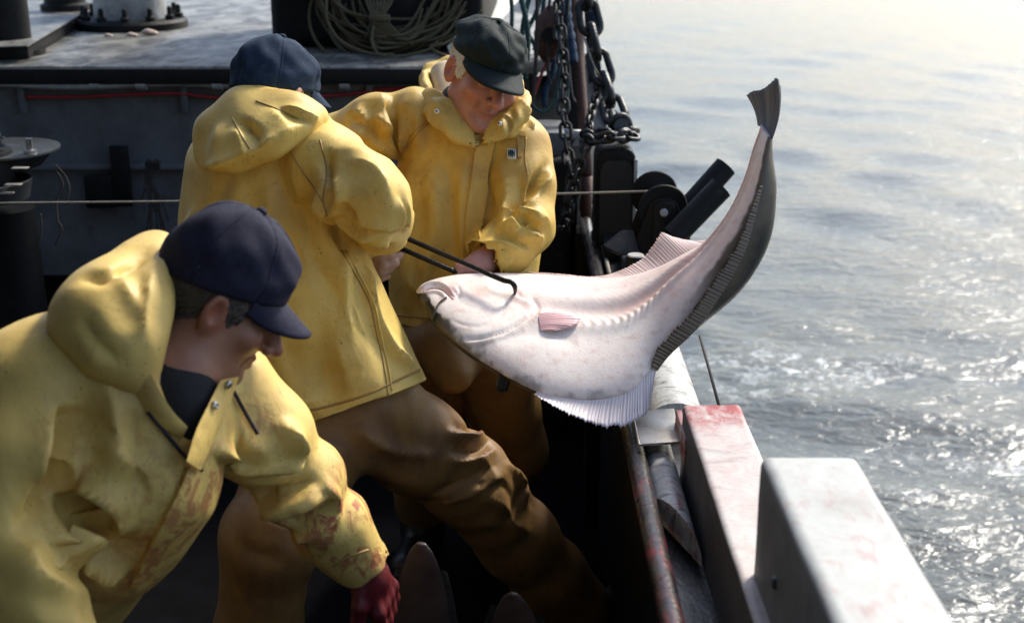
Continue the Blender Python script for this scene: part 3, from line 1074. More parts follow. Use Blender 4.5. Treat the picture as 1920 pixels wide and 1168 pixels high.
# wooden blocks (pulleys) hanging among ropes
pb_ = empty('pulley_block', P(1032, 60, 4.5), 'dark wooden pulley block hanging between the ropes', 'pulley')
bc = P(1030, 65, 4.5)
MB().lathe([(.01, -.10), (.045, -.06), (.055, 0), (.045, .06), (.015, .10)], bc, (.1, 0, 1), 16).build('shell', 'rust', pb_)
MB().lathe([(.03, -.03), (.03, .03)], bc + Vector((0, -.03, 0)), (0, 1, 0), 16).build('sheave', 'black_steel', pb_)
for i, (px, py, w_, h_, mt, lb) in enumerate(((995, 165, .035, .075, 'rust', 'rusty wedge of deck gear behind the green cap'), (1040, 155, .03, .06, 'bulkhead', 'dark grey box fitting behind the long chain'))):
    q = P(px, py, 4.75)
    e = MB()
    e.prism([q + Vector((-w_, 0, -h_)), q + Vector((w_, 0, -h_)), q + Vector((w_ * .6, 0, h_)), q + Vector((-w_ * .8, 0, h_ * .9))], (0, .08, 0))
    tag(e.build('deck_fitting', mt, None, None, bevel=.006), lb, 'fitting')
    MB().tube([q + Vector((0, .04, -h_)), Vector((q.x, q.y + .04, FT - .3))], .012, 8).build('stem', mt, bpy.data.objects[-1] if False else None) if False else None

# dark steel plate of the gallows behind the chains
pk = MB()
pk.prism([P(1040, -40, 4.72), P(1092, -40, 4.72), P(1100, 245, 4.6), P(1064, 262, 4.6)], (0, .03, 0))
pk.build('gallows_plate', 'black_steel', boat, bevel=.004)
pk = MB()
pk.prism([P(1092, -40, 4.8), P(1112, -40, 4.8), P(1128, 135, 4.7), P(1104, 160, 4.7)], (0, .03, 0))
pk.build('gallows_plate', 'black_steel', boat, bevel=.004)
# machinery bulk under the chains, between bulkhead and rail (dark)
mc = empty('deck_machinery', (P(1030, 300, 4.5).x, 4.35, DECKZ), 'dark machinery casing in the corner behind the chains', 'machine')
MB().box((-.02, 4.22, DECKZ), (.20, 4.6, 1.12)).build('casing', 'black_steel', mc, bevel=.02, seg=3)
MB().box((.02, 4.3, 1.115), (.18, 4.55, 1.20)).build('lid', 'bulkhead', mc, bevel=.01)

# unseen block along the port side, added to cut sky fill
ns = empty('port_sky_blocker', (-3.6, 1.8, DECKZ), 'unseen tall dark block added on the port side to cut sky light', 'port_sky_blocker')
MB().box((-4.5, -.6, DECKZ), (-2.75, 4.3, 4.4)).build('blocker_wall', 'bulkhead', ns, bevel=.02)
MB().box((-4.6, -.65, 4.4), (-2.55, 4.4, 4.5)).build('blocker_roof', 'black_steel', ns, bevel=.02)
# unseen tall block and canopy behind the camera, added to darken the foreground
wh = empty('aft_sky_blocker', (-2.1, -2.0, DECKZ), 'unseen grey block with a dark canopy, added aft to cut sky light', 'aft_sky_blocker')
MB().box((-4.3, -2.9, DECKZ), (.5, -.55, 5.4)).build('blocker_wall', 'bulkhead', wh, bevel=.02)
MB().box((-4.5, -2.95, 5.4), (.6, -.3, 5.5)).build('blocker_roof', 'black_steel', wh, bevel=.02)
MB().box((-4.5, -.54, 2.72), (.12, 2.25, 2.79)).build('added_awning', 'black_steel', wh, bevel=.01)  # canopy added to hide the overhead sky from the foreground man
for x_ in (-4.3, -2.2, .02):
    MB().tube([(x_, -.5, 2.2), (x_, .5, 2.73)], .025, 10).build('added_awning_bracket', 'black_steel', wh)

# ================================================================== organic shapes: smooth solids -> mesh
def vec(p):
    return np.array(p, np.float32)


def smin(a, b, k):
    h = np.clip(.5 + .5 * (b - a) / k, 0, 1)
    return b + (a - b) * h - k * h * (1 - h)


def smax(a, b, k):
    return -smin(-a, -b, k)


def d_cone(p, a, b, ra, rb, n=None, kf=1.):
    a, b = vec(a), vec(b)
    ba = b - a
    h = np.clip(((p - a) @ ba) / max(float(ba @ ba), 1e-9), 0, 1)
    q = p - a - h[:, None] * ba
    if n is not None:
        n = vec(n)
        c = q @ n
        q = q + n * (c * (1 / kf - 1))[:, None]
    return np.sqrt((q * q).sum(1)) - (ra + (rb - ra) * h)


def d_ell(p, c, r, R=None):
    q = p - vec(c)
    if R is not None:
        q = q @ np.array(R, np.float32)
    r = vec(r)
    k0 = np.sqrt(((q / r) ** 2).sum(1))
    k1 = np.sqrt(((q / (r * r)) ** 2).sum(1)) + 1e-9
    return k0 * (k0 - 1) / k1


class Solid:
    """list of (op, fn, k) folded in order"""

    def __init__(s):
        s.ops = []

    def add(s, fn, k=.03):
        s.ops.append(('+', fn, k))
        return s

    def cut(s, fn, k=.008):
        s.ops.append(('-', fn, k))
        return s

    def keep(s, fn, k=.008):
        s.ops.append(('&', fn, k))
        return s

    def cone(s, a, b, ra, rb, k=.03, n=None, kf=1.):
        return s.add(lambda p: d_cone(p, a, b, ra, rb, n, kf), k)

    def chain(s, pts, k=.03, n=None, kf=1.):
        for (a, ra), (b, rb) in zip(pts[:-1], pts[1:]):
            s.cone(a, b, ra, rb, k, n, kf)
        return s

    def ell(s, c, r, R=None, k=.03):
        return s.add(lambda p: d_ell(p, c, r, R), k)

    def plane(s, pt, nrm, k=.006):
        pt, nrm = vec(pt), vec(nrm)
        nrm = nrm / np.linalg.norm(nrm)
        return s.keep(lambda p: (p - pt) @ nrm, k)

    def __call__(s, p):
        d = None
        for op, fn, k in s.ops:
            e = fn(p)
            if d is None:
                d = e
            elif op == '+':
                d = smin(d, e, k)
            elif op == '-':
                d = smax(d, -e, k)
            else:
                d = smax(d, e, k)
        return d


def near(fn, c, r):
    """evaluate fn only close by; a plain distance stands in farther off"""
    c = vec(c)

    def g(p):
        d = np.sqrt(((p - c) ** 2).sum(1)) - r
        m = d < .06
        if m.any():
            d[m] = fn(p[m])
        return d
    return g


def bands(lo, hi, h, fine=(), hf=.004):
    """grid coordinates with step h, and step hf inside the fine intervals"""
    out = [lo]
    x = lo
    while x < hi:
        st = h
        for a, b in fine:
            if a - h < x < b:
                st = hf
        x += st
        out.append(x)
    return np.array(out, np.float32)


def sdf_mesh(f, xs, ys, zs, name, project=2, step=4, margin=2.2):
    nx, ny, nz = len(xs), len(ys), len(zs)

    def pts(ix, iy, iz):
        return np.stack([xs[ix], ys[iy], zs[iz]], -1)

    def ev(p):
        return np.concatenate([f(p[i:i + 200000]) for i in range(0, len(p), 200000)]) if len(p) else np.zeros(0, np.float32)
    ci = [np.unique(np.append(np.arange(0, n, step), n - 1)) for n in (nx, ny, nz)]
    G = np.meshgrid(*ci, indexing='ij')
    cv = ev(pts(G[0].ravel(), G[1].ravel(), G[2].ravel())).reshape(G[0].shape)
    # nearest coarse index of each fine index
    near = [np.clip(np.rint(np.arange(n) / step).astype(int), 0, len(c) - 1) for n, c in zip((nx, ny, nz), ci)]
    V = cv[np.ix_(*near)].astype(np.float32)
    cell = [np.gradient(a) * step for a in (xs, ys, zs)]
    diag = np.sqrt((cell[0] ** 2)[:, None, None] + (cell[1] ** 2)[None, :, None] + (cell[2] ** 2)[None, None, :])
    act = np.abs(V) < diag * margin * .6
    ix, iy, iz = np.nonzero(act)
    V[ix, iy, iz] = ev(pts(ix, iy, iz))
    V[0], V[-1], V[:, 0], V[:, -1], V[:, :, 0], V[:, :, -1] = [1.] * 6
    ins = V < 0
    cs = np.zeros((nx - 1, ny - 1, nz - 1), np.int8)
    offs = [(i, j, k) for i in (0, 1) for j in (0, 1) for k in (0, 1)]
    for i, j, k in offs:
        cs += ins[i:nx - 1 + i, j:ny - 1 + j, k:nz - 1 + k]
    cx, cy, cz = np.nonzero((cs > 0) & (cs < 8))
    idx = -np.ones(cs.shape, np.int64)
    idx[cx, cy, cz] = np.arange(len(cx))
    val = np.stack([V[cx + i, cy + j, cz + k] for i, j, k in offs], 1)
    pos = np.stack([pts(cx + i, cy + j, cz + k) for i, j, k in offs], 1)
    acc = np.zeros((len(cx), 3), np.float32)
    cnt = np.zeros(len(cx), np.float32)
    for a in range(8):
        for b in range(a + 1, 8):
            if sum(abs(u - w) for u, w in zip(offs[a], offs[b])) != 1:
                continue
            m = (val[:, a] < 0) != (val[:, b] < 0)
            t = (val[:, a] / (val[:, a] - val[:, b] + 1e-12))[:, None]
            q = pos[:, a] + (pos[:, b] - pos[:, a]) * t
            acc[m] += q[m]
            cnt[m] += 1
    v = acc / np.maximum(cnt, 1)[:, None]
    faces = []
    for ax in range(3):
        s0 = [slice(None)] * 3
        s1 = [slice(None)] * 3
        s0[ax], s1[ax] = slice(0, -1), slice(1, None)
        A, B = ins[tuple(s0)], ins[tuple(s1)]
        e = np.argwhere(A != B)
        o1, o2 = [a for a in range(3) if a != ax]
        ok = (e[:, o1] > 0) & (e[:, o2] > 0) & (e[:, o1] < (nx, ny, nz)[o1] - 1) & (e[:, o2] < (nx, ny, nz)[o2] - 1)
        e = e[ok]
        q = []
        for d1, d2 in ((-1, -1), (0, -1), (0, 0), (-1, 0)):
            c = e.copy()
            c[:, o1] += d1
            c[:, o2] += d2
            q.append(idx[c[:, 0], c[:, 1], c[:, 2]])
        q = np.stack(q, 1)
        flip = A[e[:, 0], e[:, 1], e[:, 2]]
        if ax == 1:
            flip = ~flip
        q[~flip] = q[~flip][:, ::-1]
        faces.append(q)
    faces = np.concatenate(faces)
    faces = faces[(faces >= 0).all(1)]
    hmin = min(np.diff(xs).min(), np.diff(ys).min(), np.diff(zs).min())
    for _ in range(project):
        e = hmin * .2
        d0 = ev(v)
        g = np.stack([ev(v + np.array(o, np.float32) * e) - d0 for o in ((1, 0, 0), (0, 1, 0), (0, 0, 1))], 1) / e
        gl = (g * g).sum(1) + 1e-6
        stp = np.clip(d0 / gl, -hmin, hmin)[:, None] * g
        v = v - stp * .8
    me = bpy.data.meshes.new(name)
    me.vertices.add(len(v))
    me.vertices.foreach_set('co', v.astype(np.float32).ravel())
    me.loops.add(len(faces) * 4)
    me.loops.foreach_set('vertex_index', faces.astype(np.int32).ravel())
    me.polygons.add(len(faces))
    me.polygons.foreach_set('loop_start', np.arange(0, len(faces) * 4, 4, dtype=np.int32))
    me.update(calc_edges=True)
    me.validate()
    return me


def solid_mesh(f, lo, hi, h, name, fine=None, hf=.004, **kw):
    fine = fine or ([], [], [])
    return sdf_mesh(f, *[bands(lo[i], hi[i], h, fine[i], hf) for i in range(3)], name, **kw)


def bvh_of(me):
    return BVHTree.FromPolygons([v.co.copy() for v in me.vertices], [tuple(p.vertices) for p in me.polygons])


CAMP = Vector((0, 0, CAMZ))


def hit(bvh, px, py):
    loc, nrm, i, d = bvh.ray_cast(CAMP, RAY(px, py))
    return (loc, nrm) if loc is not None else (None, None)


def on_surface(bvh, pts, n=6):
    """photo-pixel polyline dropped on a surface"""
    path = spline([Vector((x, y, 0)) for x, y in pts], n)
    out = []
    for q in path:
        loc, nrm = hit(bvh, q.x, q.y)
        if loc is not None:
            out.append((loc, nrm))
    return out


def sculpt(me, strokes, bvh=None):
    """push folds into a cloth surface. stroke: (points, width, height, kind) kind 'r' ridge / valley, 'f' lapped fold"""
    bvh = bvh or bvh_of(me)
    c = coords(me)
    nr = normals(me)
    disp = np.zeros(len(c), np.float32)
    for st in strokes:
        pts, w, amp = st[:3]
        kind = st[3] if len(st) > 3 else 'r'
        if kind == 's':
            w, amp = w * 1.35, amp * 1.5
        s = on_surface(bvh, pts, 5)
        if len(s) < 2:
            continue
        a = np.array([x[0] for x in s], np.float32)
        nn = np.array([x[1] for x in s], np.float32)
        box = ((c > a.min(0) - 3 * w) & (c < a.max(0) + 3 * w)).all(1)
        ii = np.nonzero(box)[0]
        if not len(ii):
            continue
        p = c[ii]
        best = np.full(len(p), 9., np.float32)
        bt = np.zeros(len(p), np.float32)
        bs = np.zeros(len(p), np.float32)
        m = len(a) - 1
        for k in range(m):
            ba = a[k + 1] - a[k]
            l2 = float(ba @ ba)
            if l2 < 1e-10 or l2 > .02:
                continue
            h = np.clip((p - a[k]) @ ba / l2, 0, 1)
            q = p - a[k] - h[:, None] * ba
            d = np.sqrt((q * q).sum(1))
            side = q @ np.cross(ba, nn[k]) / math.sqrt(l2)
            u = d < best
            best[u] = d[u]
            bt[u] = (k + h[u]) / m
            bs[u] = side[u]
        tap = np.clip(np.minimum(bt, 1 - bt) * 5, 0, 1) ** .7
        facing = np.clip(nr[ii] @ nn.mean(0) + .6, 0, 1)
        if kind == 'f':
            x = bs / w
            pr = np.where(best < 3 * w, x * np.exp(-(best / w) ** 2) * 1.9, 0)
        elif kind == 's':
            pr = np.exp(-best / w * 1.1)
        else:
            pr = np.exp(-(best / w) ** 2)
        disp[ii] += amp * pr * tap * facing
    setcoords(me, c + nr * disp[:, None])


def smooth_mesh(me, it=1, f=.5):
    n = len(me.vertices)
    e = np.empty(len(me.edges) * 2, np.int32)
    me.edges.foreach_get('vertices', e)
    e = e.reshape(-1, 2)
    deg = np.bincount(e.ravel(), minlength=n).astype(np.float32)[:, None]
    c = coords(me)
    for _ in range(it):
        s = np.zeros_like(c)
        np.add.at(s, e[:, 0], c[e[:, 1]])
        np.add.at(s, e[:, 1], c[e[:, 0]])
        c = c + f * (s / np.maximum(deg, 1) - c)
    setcoords(me, c)


def crumple(me, amp, scale, seed, aniso=(1, 1, 1)):
    """slow uneven swelling of a hanging cloth, ridged so that it creases"""
    c = coords(me)
    nr = normals(me)
    q = c * vec(aniso)
    n1 = vnoise(q + .03 * np.stack([vnoise(c, scale * .6, seed + i) for i in (1, 2, 3)], 1), scale, seed + 9, 2)
    rid = 1 - np.abs(n1) * 1.6
    setcoords(me, c + nr * (amp * rid)[:, None])


def seam(name, bvh, pts, r, mat, parent, n=8, lift=.0008, flat=.6):
    s = on_surface(bvh, pts, n)
    if len(s) < 3:
        return None
    q = [l + nn * lift for l, nn in s]
    keep = [q[0]]
    for a in q[1:]:
        if (a - keep[-1]).length < .06:
            keep.append(a)
    if len(keep) < 3:
        return None
    return MB().tube(keep, r, 6, True).build(name, mat, parent, True)


def strip(name, bvh, A, B, lift, thick, mat, parent, n=26, m=6, curl=0., smooth=None):
    """cloth band between two photo-pixel lines, laid on a surface with its own thickness"""
    def samp(pts):
        q = spline([Vector((x, y, 0)) for x, y in pts], 8)
        L = [0]
        for a, b in zip(q[:-1], q[1:]):
            L.append(L[-1] + (b - a).length)
        out = []
        for i in range(n):
            t = L[-1] * i / (n - 1)
            k = min(max(np.searchsorted(L, t) - 1, 0), len(q) - 2)
            f = (t - L[k]) / max(L[k + 1] - L[k], 1e-6)
            out.append(q[k].lerp(q[k + 1], f))
        return out
    a, b = samp(A), samp(B)
    grid = [[None] * m for _ in range(n)]
    last = None
    for i in range(n):
        for j in range(m):
            t = j / (m - 1)
            q = a[i].lerp(b[i], t)
            loc, nrm = hit(bvh, q.x, q.y)
            if loc is None:
                if last is None:
                    continue
                d = (last[0] - CAMP).dot(Vector((0, CS, -SN)))
                loc, nrm = P(q.x, q.y, d), last[1]
            grid[i][j] = (loc, nrm)
            last = (loc, nrm)
    # smooth the drop so the band is stiffer than what it lies on
    vs, fs = [], []
    for layer in (1, 0):
        for i in range(n):
            for j in range(m):
                g = grid[i][j] or last
                nb = [grid[x][y] for x in range(max(0, i - 1), min(n, i + 2)) for y in range(max(0, j - 1), min(m, j + 2)) if grid[x][y]]
                loc = sum((k[0] for k in nb), Vector()) / len(nb)
                nn = sum((k[1] for k in nb), Vector()).normalized()
                loc = g[0] * .5 + loc * .5
                e = curl * (abs(j / (m - 1) - .5) * 2) ** 3
                vs.append(loc + nn * ((lift + thick + e) if layer else (-.004)))
    N = n * m
    for i in range(n - 1):
        for j in range(m - 1):
            q = (i * m + j, i * m + j + 1, (i + 1) * m + j + 1, (i + 1) * m + j)
            fs.append(q)
            fs.append(tuple(N + k for k in q[::-1]))
    ring = [j for j in range(m)] + [i * m + m - 1 for i in range(1, n)] + [(n - 1) * m + j for j in range(m - 2, -1, -1)] + [i * m for i in range(n - 2, 0, -1)]
    for k in range(len(ring)):
        x, y = ring[k], ring[(k + 1) % len(ring)]
        fs.append((x, y, y + N, x + N))
    return MB().add(vs, fs).build(name, mat, parent, smooth)


def lapel(name, bvh, out, inn, lift, thick, mat, parent, n=26, m=6, roll=.006):
    """free edge of a garment: hangs from a line on the cloth (out) to an edge in the air (inn)"""
    a = [q for q in spline([Vector((x, y, 0)) for x, y in out], 8)]
    b = [q for q in spline([Vector((x, y, 0)) for x, y in inn], 8)]
    ka, kb = np.linspace(0, len(a) - 1.001, n), np.linspace(0, len(b) - 1.001, n)
    dep, rows = [], []
    for i in range(n):
        p = a[int(ka[i])].lerp(a[int(ka[i]) + 1], ka[i] % 1)
        q = b[int(kb[i])].lerp(b[int(kb[i]) + 1], kb[i] % 1)
        loc, nn = hit(bvh, p.x, p.y)
        dep.append((loc - CAMP).dot(Vector((0, CS, -SN))) if loc is not None else (dep[-1] if dep else 2.0))
        rows.append((p, q))
    med = float(np.median(dep))
    dep = [med + max(-.05, min(.05, d - med)) for d in dep]
    for _ in range(6):
        dep = [(dep[max(i - 1, 0)] + dep[i] * 2 + dep[min(i + 1, n - 1)]) / 4 for i in range(n)]
    vs, fs = [], []
    for lay in (0, 1):
        for i, (p, q) in enumerate(rows):
            for j in range(m):
                t = j / (m - 1)
                r = p.lerp(q, t)
                vs.append(P(r.x, r.y, dep[i] - lift * (.3 + .7 * t) - roll * math.sin(math.pi * t) + lay * thick))
    N = n * m
    for i in range(n - 1):
        for j in range(m - 1):
            k = (i * m + j, i * m + j + 1, (i + 1) * m + j + 1, (i + 1) * m + j)
            fs += [k, tuple(N + x for x in k[::-1])]
    ring = [j for j in range(m)] + [i * m + m - 1 for i in range(1, n)] + [(n - 1) * m + j for j in range(m - 2, -1, -1)] + [i * m for i in range(n - 2, 0, -1)]
    for k in range(len(ring)):
        x, y = ring[k], ring[(k + 1) % len(ring)]
        fs.append((x, y, y + N, x + N))
    return MB().add(vs, fs).build(name, mat, parent, None)


def button(name, bvh, px, py, r, mat, parent, ring=None):
    loc, nn = hit(bvh, px, py)
    if loc is None:
        return
    o = MB().lathe([(r, -.002), (r, .0025), (r * .8, .004), (r * .3, .0042)], loc + nn * .003, nn, 14).build(name, mat, parent)
    if ring:
        MB().lathe([(r * .38, .0), (r * .38, .0052), (r * .2, .0053)], loc + nn * .003, nn, 10).build('stud', ring, parent)
    return o


# ------------------------------------------------------------------ heads
def frame(f, up):
    f = Vector(f).normalized()
    u = (Vector(up) - f * Vector(up).dot(f)).normalized()
    r = f.cross(u)
    return Matrix((r, f, u)).transposed()      # columns: right, forward, up


def head_fn(c, R, s=1., age=0.):
    c = vec(c)
    Rm = np.array(R, np.float32)

    def fn(p):
        l = ((p - c) @ Rm) / s
        y, z = l[:, 1], l[:, 2]
        q = l.copy()
        q[:, 0] = np.abs(l[:, 0])
        d = d_ell(q, (0, -.018, .032), (.076, .098, .086))
        d = smin(d, d_ell(q, (0, .026, -.030), (.060, .068, .088)), .03)
        d = smin(d, d_cone(q, (.050, -.004, -.058), (.018, .066, -.100), .022, .020), .03)
        d = smin(d, d_ell(q, (0, .078, -.102), (.024, .018, .017)), .018)
        d = smin(d, d_ell(q, (.044, .056, -.026), (.022, .024, .020)), .022)
        d = smin(d, d_cone(q, (0, .086, .020), (.046, .066, .024), .0125, .011), .012)
        d = smax(d, -d_ell(q, (.031, .104, .002), (.020, .020, .014)), .014)
        d = smin(d, d_ell(q, (.031, .072, .000), (.0145, .0145, .0125)), .004)
        d = smin(d, d_cone(q, (0, .086, .014), (0, .117, -.030), .0090, .0145), .009)
        d = smin(d, d_ell(q, (.0145, .102, -.035), (.0090, .0120, .0090)), .006)
        d = smax(d, -d_cone(q, (.020, .098, -.040), (.038, .076, -.072), .0042, .003), .007)   # laugh line
        d = smin(d, d_cone(q, (0, .093, -.060), (.021, .080, -.064), .0068, .0045), .006)
        d = smin(d, d_cone(q, (0, .091, -.074), (.019, .079, -.071), .0078, .005), .006)
        d = smax(d, -d_cone(q, (0, .106, -.0672), (.027, .085, -.069), .0042, .003), .004)
        e = d_ell(q, (.080, -.012, -.008), (.010, .021, .034), ((.92, -.38, 0), (.38, .92, 0), (0, 0, 1)))
        e = smax(e, -d_ell(q, (.090, -.008, -.005), (.010, .012, .020)), .006)
        d = smin(d, e, .006)
        return d * s
    return fn


def tint_head(me, c, R, s=1., lip=(.85, .55, .55), nose=(1.0, .68, .62), stubble=0.):
    v = coords(me)
    l = ((v - vec(c)) @ np.array(R, np.float32)) / s
    col = np.ones((len(v), 3), np.float32)

    def put(center, r, cc):
        q = l - vec(center)
        w = np.exp(-((q / vec(r)) ** 2).sum(1))[:, None]
        col[:] = col * (1 - w) + vec(cc) * w
    put((0, .112, -.028), (.018, .022, .016), nose)
    for sx in (-1, 1):
        put((sx * .045, .066, -.030), (.022, .03, .02), (1.0, .72, .66))
        put((sx * .082, -.012, -.008), (.014, .026, .038), (1.0, .66, .58))
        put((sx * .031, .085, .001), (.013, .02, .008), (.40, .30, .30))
    put((0, .095, -.067), (.024, .02, .011), lip)
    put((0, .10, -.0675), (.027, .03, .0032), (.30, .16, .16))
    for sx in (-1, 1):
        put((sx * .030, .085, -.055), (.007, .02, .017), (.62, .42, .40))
    if stubble:
        put((0, .07, -.10), (.06, .05, .03), (1 - stubble * .35,) * 3)
    cattr(me, 'Tint', col)


def cap_parts(parent, c, R, mat, style, s=1.):
    """peaked cap in the head's frame: crown of panels, peak, button"""
    R_ = Matrix(R)
    c = Vector(c)

    def W(x, y, z):
        return c + R_ @ (Vector((x, y, z)) * s)
    ax, ay, H, zf, zb, puff = style['ax'], style['ay'], style['H'], style['zf'], style['zb'], style['puff']
    nphi, nt = 96, 26
    rr = np.random.default_rng(style.get('seed', 1))
    k1, k2 = rr.uniform(0, 6.28, 2)

    def rim(phi):
        z = (zf + zb) / 2 + (zf - zb) / 2 * math.cos(phi)
        return math.sin(phi) * ax, math.cos(phi) * ay - .016, z

    def crown(phi, t):
        x, y, z0 = rim(phi)
        e = style.get('e', 2.5)
        rad = (1 - min(t, .9999) ** e) ** (1 / e * 1.15)
        rad *= 1 + puff * math.sin(math.pi * min(t * 1.25, 1)) * (1 + .25 * math.cos(3 * phi + k1))
        ztop = H + style.get('tilt', 0) * math.cos(phi) * rad
        z = z0 + (ztop - z0) * t ** .92
        sm = math.exp(-((((phi * 6 / (2 * math.pi)) + .5) % 1 - .5) / .055) ** 2)
        rad *= 1 - .028 * sm * (1 - t * .5)
        wr = style.get('wrinkle', .004) * (math.sin(5 * phi + 9 * t + k1) * .6 + math.sin(9 * phi - 14 * t + k2) * .4 + .8 * math.sin(3 * phi + 22 * t * (1 - t) + k2))
        rad += wr / .09 * min(1, t * 3) * (1 - t ** 3)
        return W(x * rad, (y + .016) * rad - .016 - style.get('back', 0) * t, z + wr * .6 * t)
    vs, fs = [], []
    for j in range(nt):
        t = (j / (nt - 1)) ** .9
        for i in range(nphi):
            vs.append(crown(2 * math.pi * i / nphi, t))
    for j in range(nt - 1):
        for i in range(nphi):
            a, b = j * nphi + i, j * nphi + (i + 1) % nphi
            fs.append((a, b, b + nphi, a + nphi))
    fs.append(tuple((nt - 1) * nphi + i for i in range(nphi)))
    # turned-in rim
    o = len(vs)
    for i in range(nphi):
        x, y, z = rim(2 * math.pi * i / nphi)
        vs.append(W(x * .93, (y + .016) * .93 - .016, z - .001))
    for i in range(nphi):
        fs.append((i, o + i, o + (i + 1) % nphi, (i + 1) % nphi))
    cap = MB().add(vs, fs).build('cap', mat, parent, True)
    # peak
    B = style['brim']
    vs, fs = [], []
    np_, nl = 33, 9
    half = math.radians(B['half'])
    for lay in (0, 1):
        for i in range(np_):
            phi = -half + 2 * half * i / (np_ - 1)
            x, y, z = rim(phi)
            ln = B['len'] * max(math.cos(phi / half * math.pi / 2), 0) ** B.get('pow', .55)
            for j in range(nl):
                u = j / (nl - 1)
                yy = y + ln * u - .004
                xx = x * (1 + .10 * u * (1 - (phi / half) ** 2))
                zz = z + .003 - B['drop'] * ln * u - B['curve'] * (xx ** 2) * (0.35 + .65 * u) + B['curve'] * x * x * .35 - (0 if lay == 0 else .0045)
                vs.append(W(xx, yy, zz))
    N = np_ * nl
    for i in range(np_ - 1):
        for j in range(nl - 1):
            q = (i * nl + j, i * nl + j + 1, (i + 1) * nl + j + 1, (i + 1) * nl + j)
            fs.append(q)
            fs.append(tuple(N + k for k in q[::-1]))
    ring = [i * nl + nl - 1 for i in range(np_)]
    for a, b in zip(ring[:-1], ring[1:]):
        fs.append((a, b, b + N, a + N))
    ring = [i * nl for i in range(np_)]
    for a, b in zip(ring[:-1], ring[1:]):
        fs.append((a, a + N, b + N, b))
    MB().add(vs, fs).build('peak', mat, cap, True)
    if B.get('band'):
        q = []
        for i in range(25):
            phi = -half * 1.02 + 2.04 * half * i / 24
            x, y, z = rim(phi)
            q.append(W(x * 1.012, (y + .016) * 1.012 - .016, z + .008))
        MB().tube(q, .0035, 6).build('peak_cord', mat, cap, True)
    for k in range(6):
        ph = 2 * math.pi * k / 6
        MB().tube([crown(ph, t) for t in np.linspace(.03, .97, 14)], .0013, 5).build('panel_seam', mat, cap, True)
    ctr = W(0, -.016 - style.get('back', 0), H + .002)
    MB().lathe([(.009, -.004), (.0085, .002), (.005, .005)], ctr, R_ @ Vector((0, 0, 1)), 12).build('button', mat, cap)
    return cap


def hair_mesh(c, R, regions, name, mat, parent, s=1., h=.004, seed=0, amp=.003, comb=(0, .5, 1)):
    """tufted shell over the skull where the photo shows hair. regions: ellipsoids in the head frame"""
    cc = vec(c)
    Rm = np.array(R, np.float32)
    hf = head_fn((0, 0, 0), np.eye(3), 1.)
    cb = vec(comb) / np.linalg.norm(comb)
    rr = np.random.default_rng(seed)
    side = np.cross(cb, (1, 0, 0))
    side = side / np.linalg.norm(side)

    def fn(p):
        l = ((p - cc) @ Rm) / s
        q = l.copy()
        q[:, 0] = np.abs(l[:, 0])
        sk = smin(d_ell(q, (0, -.018, .032), (.076, .098, .086)), d_ell(q, (0, .0, -.03), (.060, .072, .07)), .03)
        m = None
        for (ctr, r) in regions:
            e = d_ell(q, ctr, r)
            m = e if m is None else np.minimum(m, e)
        a = q @ side.astype(np.float32)
        st = np.sin(a * 620 + 3 * np.sin(q @ cb * 60 + l[:, 0] * 90)) * .5 + .5 * np.sin(a * 1130 + l[:, 0] * 400 + 2 * np.sin(q @ cb * 95))
        sh = sk - .007 - amp * st
        return smax(sh, m + amp * 1.5 * st, .006) * s
    R3 = Matrix(R)
    lo, hi = cc - .16 * s, cc + .16 * s
    me = solid_mesh(fn, lo, hi, h, name)
    return link(name, me, mat, parent, True)


def hand_cones(wrist, d, n, length=.185, curl=.5, spread=.0, side=1, w=.042, thumb=.6):
    """five-fingered hand: wrist point, direction to the fingers, back-of-hand normal"""
    d = Vector(d).normalized()
    n = (Vector(n) - d * Vector(n).dot(d)).normalized()
    s = d.cross(n) * side
    out = []
    wr = Vector(wrist)
    pl = length * .50
    k = length / .185
    for i in range(4):
        o = (i - 1.5) / 1.5 * w * .78
        a = wr + d * pl * .25 + s * o * .6
        b = wr + d * pl + s * o
        out.append((a, b, .0125 * k, .0105 * k))
        ln = (.075, .084, .078, .062)[i] * k
        r0 = (.0092, .0096, .0092, .0082)[i] * k
        ang = 0.
        p = b
        dd = d + s * (o * spread * 6)
        for j, f in enumerate((.46, .30, .24)):
            ang += curl * (.75, 1.0, .7)[j]
            v = (dd * math.cos(ang) - n * math.sin(ang)).normalized()
            q = p + v * ln * f
            out.append((p, q, r0 * (1 - .08 * j), r0 * (.93 - .1 * j)))
            p = q
    b0 = wr + d * pl * .22 - s * w * .45
    b1 = wr + d * pl * .62 - s * w * (1.0 + .25 * thumb) - n * .012 * k
    b2 = b1 + (d * .8 - s * .25 * thumb - n * .5).normalized() * .032 * k
    b3 = b2 + (d * .85 + s * .1 - n * .45).normalized() * .026 * k
    out += [(b0, b1, .0145 * k, .0115 * k), (b1, b2, .0108 * k, .0095 * k), (b2, b3, .0095 * k, .0078 * k)]
    return out



STIFF = [10, .28, 14]


